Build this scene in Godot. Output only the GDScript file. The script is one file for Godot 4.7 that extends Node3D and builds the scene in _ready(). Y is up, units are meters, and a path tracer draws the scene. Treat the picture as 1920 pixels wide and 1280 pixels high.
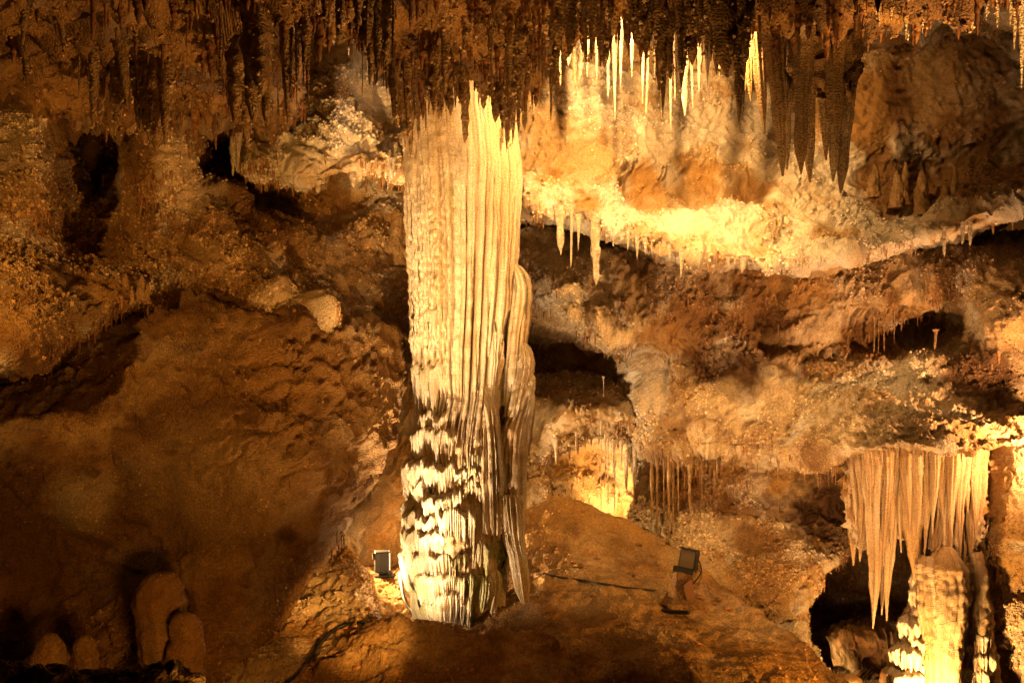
extends Node3D
# A show cave: one tall fluted column, a ceiling thick with stalactites, a bright balcony of rock, lit by unseen amber floodlights.
# y is up, metres; the eye stands 4.8 m above the foot of the column and looks along -z.

const F := 1758.4          # focal length in pixels of a 1280 pixel high picture (40 degrees)
const EYE := 4.8
var n_big := FastNoiseLite.new()
var n_ridge := FastNoiseLite.new()
var n_fine := FastNoiseLite.new()
var n_cell := FastNoiseLite.new()
var n_grit := FastNoiseLite.new()
var n_mask := FastNoiseLite.new()
var n_tone := FastNoiseLite.new()
var n_one := FastNoiseLite.new()
var n_crack := FastNoiseLite.new()
var M := {}
var used := {}
var kept := {}             # vertices of the sheets that other things stand on
var rng := RandomNumberGenerator.new()
var crumb_at := PackedVector3Array()      # where crusts of cave coral and little hanging tips sit
var crumb_up := PackedVector3Array()
var crumb_tint := PackedColorArray()

const WHITE := Color(0.76, 0.67, 0.52)
const CREAM := Color(0.62, 0.47, 0.28)
const TAN := Color(0.49, 0.32, 0.14)
const OCHRE := Color(0.40, 0.22, 0.065)
const BROWN := Color(0.25, 0.13, 0.04)
const CRUST := Color(0.12, 0.06, 0.02)
const ALGAE := Color(0.30, 0.31, 0.10)


func _ready() -> void:
	seed(7)
	rng.seed = 20
	var cam := Camera3D.new()
	cam.name = "camera"
	cam.position = Vector3(0, EYE, 0)
	cam.fov = 40.0
	cam.near = 0.1
	cam.far = 120.0
	add_child(cam)
	var env := Environment.new()
	var sky := Sky.new()
	var sm := ProceduralSkyMaterial.new()      # night: no daylight reaches the cave
	sm.sky_top_color = Color(0, 0, 0)
	sm.sky_horizon_color = Color(0, 0, 0)
	sm.ground_bottom_color = Color(0, 0, 0)
	sm.ground_horizon_color = Color(0, 0, 0)
	sky.sky_material = sm
	env.background_mode = Environment.BG_SKY
	env.sky = sky
	env.tonemap_mode = Environment.TONE_MAPPER_LINEAR
	env.tonemap_exposure = 1.2
	env.sdfgi_enabled = true
	env.ssao_enabled = true
	env.ssil_enabled = true
	var we := WorldEnvironment.new()
	we.name = "environment"
	we.environment = env
	add_child(we)
	noises()
	materials()
	lamps()
	shell()
	left_wall()
	left_boulder()
	ceiling()
	balcony()
	recess_roof()
	right_walls()
	ground()
	column()
	hanging()
	lower_right()
	small_things()


# ------------------------------------------------------------------ helpers

func at(x: float, y: float, d: float) -> Vector3:
	return Vector3((x - 960.0) / F * d, EYE - (y - 640.0) / F * d, -d)


func setup(n: FastNoiseLite, kind: int, freq: float, fractal: int, octaves: int, s: int) -> void:
	n.noise_type = kind
	n.frequency = freq
	n.fractal_type = fractal
	n.fractal_octaves = octaves
	n.seed = s


func noises() -> void:
	setup(n_big, FastNoiseLite.TYPE_SIMPLEX_SMOOTH, 0.45, FastNoiseLite.FRACTAL_FBM, 3, 11)
	setup(n_ridge, FastNoiseLite.TYPE_SIMPLEX_SMOOTH, 0.9, FastNoiseLite.FRACTAL_RIDGED, 4, 12)
	setup(n_fine, FastNoiseLite.TYPE_SIMPLEX_SMOOTH, 4.5, FastNoiseLite.FRACTAL_FBM, 3, 13)
	setup(n_cell, FastNoiseLite.TYPE_CELLULAR, 5.5, FastNoiseLite.FRACTAL_NONE, 1, 14)
	setup(n_grit, FastNoiseLite.TYPE_CELLULAR, 15.0, FastNoiseLite.FRACTAL_NONE, 1, 15)
	for n in [n_cell, n_grit]:
		n.cellular_distance_function = FastNoiseLite.DISTANCE_EUCLIDEAN
		n.cellular_return_type = FastNoiseLite.RETURN_DISTANCE
	setup(n_crack, FastNoiseLite.TYPE_CELLULAR, 0.8, FastNoiseLite.FRACTAL_NONE, 1, 19)
	n_crack.cellular_distance_function = FastNoiseLite.DISTANCE_EUCLIDEAN
	n_crack.cellular_return_type = FastNoiseLite.RETURN_DISTANCE2_SUB
	setup(n_mask, FastNoiseLite.TYPE_SIMPLEX_SMOOTH, 0.8, FastNoiseLite.FRACTAL_FBM, 4, 16)
	setup(n_tone, FastNoiseLite.TYPE_SIMPLEX_SMOOTH, 0.6, FastNoiseLite.FRACTAL_FBM, 5, 17)
	setup(n_one, FastNoiseLite.TYPE_SIMPLEX_SMOOTH, 1.0, FastNoiseLite.FRACTAL_NONE, 1, 18)


func noise_picture(kind: int, freq: float, octaves: int, s: int, lo: Color, hi: Color) -> NoiseTexture2D:
	var n := FastNoiseLite.new()
	setup(n, kind, freq, FastNoiseLite.FRACTAL_FBM, octaves, s)
	var t := NoiseTexture2D.new()
	t.width = 1024
	t.height = 1024
	t.seamless = true
	t.noise = n
	var g := Gradient.new()
	g.set_color(0, lo)
	g.set_color(1, hi)
	t.color_ramp = g
	return t


func rock_material(called: String, relief: float, rough: float, tile: float) -> StandardMaterial3D:
	var m := StandardMaterial3D.new()
	m.resource_name = called
	m.vertex_color_use_as_albedo = true
	m.albedo_texture = M.grain
	m.roughness = rough
	m.metallic_specular = 0.35
	m.uv1_triplanar = true
	m.uv1_world_triplanar = true
	m.uv1_scale = Vector3(tile, tile, tile)
	m.heightmap_enabled = true
	m.heightmap_texture = M.pits
	m.heightmap_scale = relief
	return m


func flat_material(called: String, c: Color, rough: float, metal := 0.0) -> StandardMaterial3D:
	var m := StandardMaterial3D.new()
	m.resource_name = called
	m.albedo_color = c
	m.roughness = rough
	m.metallic = metal
	return m


func materials() -> void:
	M.grain = noise_picture(FastNoiseLite.TYPE_SIMPLEX_SMOOTH, 0.02, 5, 31, Color(0.62, 0.60, 0.57), Color(1, 1, 1))
	M.pits = noise_picture(FastNoiseLite.TYPE_SIMPLEX_SMOOTH, 0.03, 5, 32, Color(0, 0, 0), Color(1, 1, 1))
	M.rock = rock_material("cave_rock", 4.0, 0.72, 1.0)
	M.calcite = rock_material("calcite", 2.4, 0.55, 1.3)
	M.coral = flat_material("cave_coral", Color.WHITE, 0.75)
	M.coral.vertex_color_use_as_albedo = true
	M.dirt = rock_material("cave_silt", 3.2, 0.95, 0.8)
	M.grey = flat_material("grey_enamel", Color(0.10, 0.10, 0.11), 0.6, 0.2)
	M.dark = flat_material("dark_metal", Color(0.10, 0.09, 0.08), 0.55, 0.3)
	M.rust = flat_material("rusty_steel", Color(0.38, 0.25, 0.13), 0.8, 0.1)
	M.cable = flat_material("black_rubber", Color(0.035, 0.032, 0.03), 0.6)
	M.red = flat_material("red_tape", Color(0.6, 0.08, 0.03), 0.6)


func numbered(called: String) -> String:
	var n: int = used.get(called, 0)
	used[called] = n + 1
	return called if n == 0 else "%s_%03d" % [called, n]


func tag(o: Node3D, label: String, category: String, group := "", kind := "") -> Node3D:
	if label:
		o.set_meta("label", label)
	if category:
		o.set_meta("category", category)
	if group:
		o.set_meta("group", group)
	if kind:
		o.set_meta("kind", kind)
	return o


func thing(called: String, label: String, category: String, where := Vector3.ZERO, group := "") -> Node3D:
	var o := Node3D.new()
	o.name = numbered(called)
	o.position = where
	add_child(o)
	return tag(o, label, category, group)


func part(called: String, mesh: Mesh, m: Material, parent: Node3D = self, where := Vector3.ZERO) -> MeshInstance3D:
	var o := MeshInstance3D.new()
	o.mesh = mesh
	o.material_override = m
	o.position = where
	if parent == self:
		o.name = numbered(called)
		add_child(o)
	else:
		var k := 0
		var called_now := called
		while parent.has_node(called_now):
			k += 1
			called_now = "%s_%03d" % [called, k]
		o.name = called_now
		parent.add_child(o)
	return o


# A net of points becomes one mesh with smooth normals. With «wrap» the last column repeats the first.
func net(p: PackedVector3Array, col: PackedColorArray, nu: int, nv: int, wrap: bool) -> ArrayMesh:
	var w := nu + 1
	var nor := normals(p, nu, nv, wrap)
	var idx := PackedInt32Array()
	idx.resize(nu * nv * 6)
	var k := 0
	for j in nv:
		for i in nu:
			var a := j * w + i
			idx[k] = a
			idx[k + 1] = a + 1
			idx[k + 2] = a + w
			idx[k + 3] = a + 1
			idx[k + 4] = a + w + 1
			idx[k + 5] = a + w
			k += 6
	var arrays := []
	arrays.resize(Mesh.ARRAY_MAX)
	arrays[Mesh.ARRAY_VERTEX] = p
	arrays[Mesh.ARRAY_NORMAL] = nor
	arrays[Mesh.ARRAY_COLOR] = col
	arrays[Mesh.ARRAY_INDEX] = idx
	var mesh := ArrayMesh.new()
	mesh.add_surface_from_arrays(Mesh.PRIMITIVE_TRIANGLES, arrays)
	return mesh


func normals(p: PackedVector3Array, nu: int, nv: int, wrap: bool) -> PackedVector3Array:
	var w := nu + 1
	var nor := PackedVector3Array()
	nor.resize(p.size())
	for j in nv + 1:
		var up := maxi(j - 1, 0) * w
		var dn := mini(j + 1, nv) * w
		for i in nu + 1:
			var l := i - 1
			var r := i + 1
			if l < 0:
				l = nu - 1 if wrap else 0
			if r > nu:
				r = 1 if wrap else nu
			var n := (p[dn + i] - p[up + i]).cross(p[j * w + r] - p[j * w + l])
			nor[j * w + i] = n.normalized() if n.length_squared() > 1e-16 else Vector3.UP
	return nor


# One row of control points: x and y in picture pixels, d metres from the eye's plane; a single number stands for the whole row.
func R(xs: Array, ys: Variant, ds: Variant, dd := 0.0) -> PackedVector3Array:
	var out := PackedVector3Array()
	for i in xs.size():
		out.append(at(xs[i], ys[i] if ys is Array else ys, (ds[i] if ds is Array else ds) + dd))
	return out


func W(xs: Array, ys: Variant, zs: Variant) -> PackedVector3Array:
	var out := PackedVector3Array()
	for i in xs.size():
		out.append(Vector3(xs[i], ys[i] if ys is Array else ys, -(zs[i] if zs is Array else zs)))
	return out


func mixed(a: Color, b: Color, t: float) -> Color:
	return a.lerp(b, clampf(t, 0.0, 1.0))


# Rock: rows of control points, splined, roughened along the normal and coloured by stone, some spots painting shade.
func sheet(rows: Array, nu: int, nv: int, st: Dictionary, keep := "") -> ArrayMesh:
	var nr := rows.size()
	var nc: int = rows[0].size()
	var wide: Array[PackedVector3Array] = []
	for row: PackedVector3Array in rows:
		var line := PackedVector3Array()
		line.resize(nu + 1)
		for i in nu + 1:
			var t := float(i) / nu * (nc - 1)
			var k := mini(int(t), nc - 2)
			line[i] = row[k].cubic_interpolate(row[k + 1], row[maxi(k - 1, 0)], row[mini(k + 2, nc - 1)], t - k)
		wide.append(line)
	var w := nu + 1
	var p := PackedVector3Array()
	p.resize(w * (nv + 1))
	for j in nv + 1:
		var t := float(j) / nv * (nr - 1)
		var k := mini(int(t), nr - 2)
		var f := t - k
		var a := wide[k]
		var b := wide[k + 1]
		var pre := wide[maxi(k - 1, 0)]
		var post := wide[mini(k + 2, nr - 1)]
		for i in w:
			p[j * w + i] = a[i].cubic_interpolate(b[i], pre[i], post[i], f)
	var nor := normals(p, nu, nv, false)
	var big: float = st.get("big", 0.25)
	var ridge: float = st.get("ridge", 0.10)
	var fine: float = st.get("fine", 0.05)
	var pop: float = st.get("pop", 0.06)
	var crusty: float = st.get("crusty", 0.0)       # -1 bare rock .. 1 popcorn everywhere
	var flow: float = st.get("flow", 0.0)
	var drip: float = st.get("drip", 0.0)
	var crack: float = st.get("crack", 0.04)
	var pale: float = st.get("pale", 0.5)
	var ca: Color = st.get("a", CREAM)
	var cb: Color = st.get("b", TAN)
	var cc: Color = st.get("c", BROWN)
	var tone: float = st.get("tone", 0.0)
	var coral: float = st.get("coral", 0.0)
	var lumps: Array = st.get("lumps", [])
	var spots: Array = st.get("spots", [])
	var col := PackedColorArray()
	col.resize(p.size())
	for q in p.size():
		var v := p[q]
		var warp := Vector3(n_fine.get_noise_3d(v.x * 0.25, v.y * 0.25, v.z * 0.25), n_fine.get_noise_3d(v.z * 0.25 + 9.0, v.x * 0.25, v.y * 0.25), 0.0) * 0.35
		var vw := v + warp
		var mask := clampf((n_mask.get_noise_3dv(vw) + crusty) * 3.0 + 0.5, 0.0, 1.0)
		var cell := 1.0 + n_cell.get_noise_3d(vw.x, vw.y * 0.6, vw.z)
		var grit := 1.0 + n_grit.get_noise_3d(v.x, v.y * 0.6, v.z)
		var f := n_fine.get_noise_3dv(v)
		var h := big * n_big.get_noise_3dv(v) + ridge * n_ridge.get_noise_3dv(vw) + fine * f
		h += mask * pop * (1.0 - cell * cell + 0.45 * (1.0 - grit * grit)) + 0.006 * (1.0 - mask) * (0.7 - grit)
		if flow > 0.0:
			h += flow * (1.0 - absf(n_one.get_noise_3d(vw.x * 5.0, v.y * 0.35, v.z * 5.0)) * 1.6)
		if crack > 0.0:
			var gap := 1.0 + n_crack.get_noise_3d(vw.x + 0.3 * f, vw.y * 1.5, vw.z)
			h -= crack * (1.0 - smoothstep(0.0, 0.14, gap)) - crack * 1.2 * n_crack.get_noise_3d(vw.x * 0.7 + 11.0, vw.y * 1.1, vw.z * 0.7)
		for l: Array in lumps:
			var s: float = v.distance_squared_to(l[0]) / (l[1] * l[1])
			if s < 4.0:
				h += l[2] * exp(-s * 1.6)
		v += nor[q] * h
		if drip > 0.0:                                # hanging knobs
			var g := maxf(0.0, 1.0 - (1.0 + n_cell.get_noise_3d(v.x * 0.55, 3.0, v.z * 0.55)) * 1.5)
			v.y -= drip * g * g * (1.0 + 1.5 * n_mask.get_noise_3d(v.x, 0.0, v.z))
		p[q] = v
		var t := n_tone.get_noise_3dv(vw) * 1.6 + tone
		var c := mixed(ca, cb, 0.5 + t)
		c = mixed(c, cc, (n_ridge.get_noise_3d(v.x * 0.7 + 5.0, v.y * 0.7, v.z * 0.7) + t) * 1.3 - 0.35)
		c = mixed(c, WHITE, pale * clampf((n_mask.get_noise_3d(vw.x * 0.8 + 31.0, vw.y * 1.3, vw.z * 0.8) - 0.12) * 4.0, 0.0, 1.0))
		c = mixed(c, CRUST, mask * (0.25 + 0.6 * clampf(grit - 0.35, 0.0, 1.0)) * st.get("dirty", 0.7))
		for s: Array in spots:
			var e: float = v.distance_to(s[0]) / s[1] + 0.55 * n_tone.get_noise_3d(v.x * 2.0, v.y * 2.0, v.z * 2.0) + 0.25 * f
			if e < 1.1:
				c = mixed(c, s[2], (1.1 - e) * 2.5 * s[3])
		c = c * (1.0 + 0.16 * f)
		c.a = 1.0
		col[q] = c
		if coral > 0.0 and mask > 0.5 and rng.randf() < coral * mask * (0.3 + 1.4 * (1.0 - grit)):
			crumb_at.append(v)
			crumb_up.append(nor[q])
			crumb_tint.append(c)
	if keep:
		kept[keep] = p
	return net(p, col, nu, nv, false)


# The point of a kept sheet that shows at a pixel, the nearest to the eye of those close by.
func on(keep: String, x: float, y: float, up := 0.0) -> Vector3:
	var best := Vector3.ZERO
	var score := 1e9
	for v: Vector3 in kept[keep]:
		var dx := 960.0 + v.x / -v.z * F - x
		var dy := 640.0 - (v.y - EYE) / -v.z * F - y
		var s := dx * dx + dy * dy - v.z * 4.0
		if s < score:
			score = s
			best = v
	return best + Vector3.UP * up


func structure(called: String, mesh: Mesh, m: Material, label: String, category: String) -> MeshInstance3D:
	var o := part(called, mesh, m)
	tag(o, label, category, "", "structure")
	return o


# A tapered, slightly bent body along a path of points with radii (x: sideways, y: front to back).
func limb(path: Array, radii: Array, st: Dictionary) -> ArrayMesh:
	var seg: int = st.get("seg", 14)
	var rings: int = st.get("rings", 30)
	var flute: float = st.get("flute", 0.0)
	var flutes: float = st.get("flutes", 4.0)
	var knob: float = st.get("knob", 0.02)
	var size: float = st.get("size", 1.0)
	var deep: float = st.get("deep", 1.0)
	var ca: Color = st.get("a", CREAM)
	var cb: Color = st.get("b", TAN)
	var dirty: float = st.get("dirty", 0.3)
	var off := Vector3(st.get("seed", 0.0) * 3.7, st.get("seed", 0.0) * 1.3, 0.0)
	var n := path.size()
	var p := PackedVector3Array()
	var col := PackedColorArray()
	p.resize((seg + 1) * (rings + 1))
	col.resize(p.size())
	for j in rings + 1:
		var t := float(j) / rings
		t = t * (n - 1)
		var k := mini(int(t), n - 2)
		var f := t - k
		var c: Vector3 = (path[k] as Vector3).cubic_interpolate(path[k + 1], path[maxi(k - 1, 0)], path[mini(k + 2, n - 1)], f)
		var r := cubic_interpolate(radii[k], radii[k + 1], radii[maxi(k - 1, 0)], radii[mini(k + 2, n - 1)], f)
		r = maxf(r, 0.001)
		for i in seg + 1:
			var th := TAU * (i % seg) / seg
			var dir := Vector3(sin(th), 0.0, cos(th) * deep)
			var v := c + dir * r
			var o := v + off
			var cell := 1.0 + n_cell.get_noise_3d(o.x / size, o.y / size * 0.8, o.z / size)
			var grit := 1.0 + n_grit.get_noise_3d(o.x / size, o.y / size, o.z / size)
			var fl := 0.0
			if flute > 0.0:
				fl = flute * (1.0 - 2.0 * absf(n_one.get_noise_3d(dir.x * flutes + off.x, o.y * 0.25, dir.z * flutes)))
			var h := knob * (0.8 - cell * cell + 0.4 * (0.6 - grit * grit)) + r * 0.22 * n_fine.get_noise_3d(o.x * 0.5, o.y * 0.4, o.z * 0.5) + r * fl
			h *= minf(1.0, r * 18.0)
			v += dir * h
			p[j * (seg + 1) + i] = v
			var tn := n_tone.get_noise_3d(o.x * 2.0, o.y, o.z * 2.0) * 1.5 + 0.5
			var cl := mixed(ca, cb, tn)
			if flute > 0.0:
				cl = mixed(cl, OCHRE, 1.1 * n_one.get_noise_3d(dir.x * flutes * 1.6 + off.x + 50.0, o.y * 0.18, dir.z * flutes * 1.6) + 0.12 + fl * -0.5)
			cl = mixed(cl, CRUST, dirty * clampf(cell * 1.2 - 0.25 + 0.5 * n_mask.get_noise_3dv(o * 1.7), 0.0, 1.0))
			cl.a = 1.0
			col[j * (seg + 1) + i] = cl
	return net(p, col, seg, rings, true)


# A stalactite of length 1 and top radius 1 hanging from y = 0.08, to be stretched to size.
func spike(kind: int, s: int, pale := false) -> ArrayMesh:
	var path := []
	var radii := []
	var bend := Vector3(rng.randf_range(-0.25, 0.25), 0, rng.randf_range(-0.25, 0.25))
	var steps := 8
	for k in steps + 1:
		var t := float(k) / steps
		path.append(Vector3(bend.x * t * t, 0.08 - 1.08 * t, bend.z * t * t))
		var r := 1.0
		match kind:
			0: r = lerpf(0.85, 0.06, pow(t, 1.1)) + 0.25 * exp(-t * 9.0)         # carrot
			1: r = lerpf(0.8, 0.45, t) * (1.0 + 0.25 * rng.randf_range(-1, 1)) * (1.0 - pow(t, 10.0))   # stout and knobby
			2: r = 0.42 + 0.5 * exp(-t * 12.0) - 0.15 * t                                  # straw
			3: r = lerpf(0.9, 0.18, t) * (1.0 + 0.35 * rng.randf_range(-1, 1))            # lumpy
		radii.append(maxf(0.02, r if k < steps else r * 0.3))
	var seg := 10 if kind != 2 else 7
	var mesh := limb_unit(path, radii, seg, 36 if kind != 2 else 12, s, 0.0 if kind == 2 else (0.30 if kind % 2 else 0.16), pale)
	return mesh


func limb_unit(path: Array, radii: Array, seg: int, rings: int, s: int, knob: float, pale := false) -> ArrayMesh:
	var n := path.size()
	var p := PackedVector3Array()
	var col := PackedColorArray()
	for j in rings + 1:
		var t := float(j) / rings * (n - 1)
		var k := mini(int(t), n - 2)
		var f := t - k
		var c: Vector3 = (path[k] as Vector3).cubic_interpolate(path[k + 1], path[maxi(k - 1, 0)], path[mini(k + 2, n - 1)], f)
		var r := maxf(0.01, cubic_interpolate(radii[k], radii[k + 1], radii[maxi(k - 1, 0)], radii[mini(k + 2, n - 1)], f))
		for i in seg + 1:
			var th := TAU * (i % seg) / seg
			var q := Vector3(sin(th) * 0.35, c.y * 2.7, cos(th) * 0.35) + Vector3(s * 2.3, s * 1.1, 0.0)
			var b := n_cell.get_noise_3d(q.x, q.y, q.z) + 0.55 + 0.6 * n_fine.get_noise_3dv(q)
			var groove := n_one.get_noise_3d(sin(th) * 2.0 + s, c.y * 0.6, cos(th) * 2.0)
			p.append(c + Vector3(sin(th), 0.0, cos(th)) * r * (1.0 - knob * b * 1.4 + 0.2 * groove))
			var cl := mixed(TAN, BROWN, 0.5 + n_fine.get_noise_3dv(q * 0.7) * 1.5)
			if pale:  # pale stone, also lightened for spikes that hang in lamplight
				cl = mixed(WHITE, TAN, 0.4 + n_fine.get_noise_3dv(q * 0.7))
			cl = mixed(cl, CREAM, -b * 1.5 - 0.1)
			cl = mixed(cl, CRUST, (n_fine.get_noise_3dv(q * 0.4 + Vector3.ONE * 4.0) + 0.1) * (0.3 if pale else 1.2))
			cl.a = 1.0
			col.append(cl)
	return net(p, col, seg, rings, true)


func tube(points: Array, r: float, seg := 7) -> ArrayMesh:
	var cv := Curve3D.new()
	for k in points.size():
		var pre: Vector3 = points[maxi(k - 1, 0)]
		var post: Vector3 = points[mini(k + 1, points.size() - 1)]
		var tn := (post - pre) / 6.0
		cv.add_point(points[k], -tn, tn)
	cv.bake_interval = 0.05
	var bp := cv.get_baked_points()
	var p := PackedVector3Array()
	var col := PackedColorArray()
	for j in bp.size():
		var dir := (bp[mini(j + 1, bp.size() - 1)] - bp[maxi(j - 1, 0)]).normalized()
		var side := dir.cross(Vector3.UP if absf(dir.y) < 0.9 else Vector3.RIGHT).normalized()
		var up := side.cross(dir)
		for i in seg + 1:
			var th := TAU * (i % seg) / seg
			p.append(bp[j] + (side * cos(th) + up * sin(th)) * r)
			col.append(Color.WHITE)
	return net(p, col, seg, bp.size() - 1, true)


func box(size: Vector3, bevel := 0.01) -> ArrayMesh:
	# a box with chamfered vertical and horizontal edges
	var st := SurfaceTool.new()
	st.begin(Mesh.PRIMITIVE_TRIANGLES)
	st.set_smooth_group(-1)
	var h := size / 2.0
	var b := minf(bevel, minf(h.x, minf(h.y, h.z)) * 0.45)
	var faces := []
	for ax in 3:
		for s in [-1.0, 1.0]:
			var u := (ax + 1) % 3
			var v := (ax + 2) % 3
			var q := []
			for c: Array in [[-1, -1], [1, -1], [1, 1], [-1, 1]]:
				var pt := Vector3.ZERO
				pt[ax] = h[ax] * s
				pt[u] = (h[u] - b) * c[0]
				pt[v] = (h[v] - b) * c[1]
				q.append(pt)
			faces.append(q)
	for ax in 3:
		var u := (ax + 1) % 3
		var v := (ax + 2) % 3
		for su in [-1.0, 1.0]:
			for sv in [-1.0, 1.0]:
				var q := []
				for c in [[-1, 0], [1, 0], [1, 1], [-1, 1]]:
					var pt := Vector3.ZERO
					pt[ax] = (h[ax] - b) * c[0]
					pt[u] = (h[u] - (b if c[1] else 0.0)) * su
					pt[v] = (h[v] - (0.0 if c[1] else b)) * sv
					q.append(pt)
				faces.append(q)
	for q: Array in faces:
		var mid: Vector3 = (q[0] + q[1] + q[2] + q[3]) / 4.0
		var nn: Vector3 = (q[1] - q[0]).cross(q[2] - q[0])
		var order := [0, 2, 1, 0, 3, 2] if nn.dot(mid) > 0 else [0, 1, 2, 0, 2, 3]
		for k in order:
			st.add_vertex(q[k])
	st.generate_normals()
	return st.commit()


func basis_to(dir: Vector3) -> Basis:
	return Basis.looking_at(dir.normalized(), Vector3.UP if absf(dir.normalized().y) < 0.98 else Vector3.BACK)


# ------------------------------------------------------------------ lamps

# An unseen floodlight, placed for what it lights: housing, hood, yoke, cable gland and a glowing lens, with the light it throws just before the lens. It looks along its own -z.
func floodlight(label: String, where: Vector3, to: Vector3, energy: float, c: Color, cone: float, soft := 0.6, size := 0.12) -> Node3D:
	var o := thing("floodlight", label, "floodlight", where, "floodlights of the cave lighting")
	o.basis = basis_to(to - where)
	part("housing", box(Vector3(0.34, 0.26, 0.2), 0.02), M.grey, o, Vector3(0, 0, 0.11))
	part("bracket", box(Vector3(0.4, 0.04, 0.05), 0.008), M.dark, o, Vector3(0, -0.16, 0.1))
	var lens := StandardMaterial3D.new()
	lens.resource_name = "lit_lens"
	lens.albedo_color = Color(0.9, 0.85, 0.7)
	lens.emission_enabled = true
	lens.emission = c
	lens.emission_energy_multiplier = 3.0
	part("lamp_lens", box(Vector3(0.28, 0.2, 0.012), 0.003), lens, o, Vector3(0, 0, 0.002))
	var l := SpotLight3D.new()
	l.name = "spot_light"
	l.position = Vector3(0, 0, -0.03)
	l.light_color = c
	l.light_energy = energy
	l.light_size = size
	l.spot_angle = cone
	l.spot_angle_attenuation = soft
	l.spot_range = 60.0
	l.spot_attenuation = 2.0
	l.shadow_enabled = true
	o.add_child(l)
	return o


func lit_face(o: Node3D, where: Vector3, size: Vector3, dir: Vector3, energy: float, c: Color, cone: float) -> void:
	var lens := StandardMaterial3D.new()
	lens.resource_name = "lit_lens"
	lens.albedo_color = Color(0.9, 0.85, 0.7)
	lens.emission_enabled = true
	lens.emission = c
	lens.emission_energy_multiplier = 3.0
	part("lamp_lens", box(size, 0.003), lens, o, where)
	var l := SpotLight3D.new()
	l.name = "spot_light"
	l.position = where + dir.normalized() * 0.04
	l.basis = basis_to(dir)
	l.light_color = c
	l.light_energy = energy
	l.light_size = 0.14
	l.spot_angle = cone
	l.spot_angle_attenuation = 0.7
	l.spot_range = 60.0
	l.spot_attenuation = 2.0
	l.shadow_enabled = true
	o.add_child(l)


func lin(r: float, g: float, b: float) -> Color:
	return Color(r, g * 0.93, b).linear_to_srgb()


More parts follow.
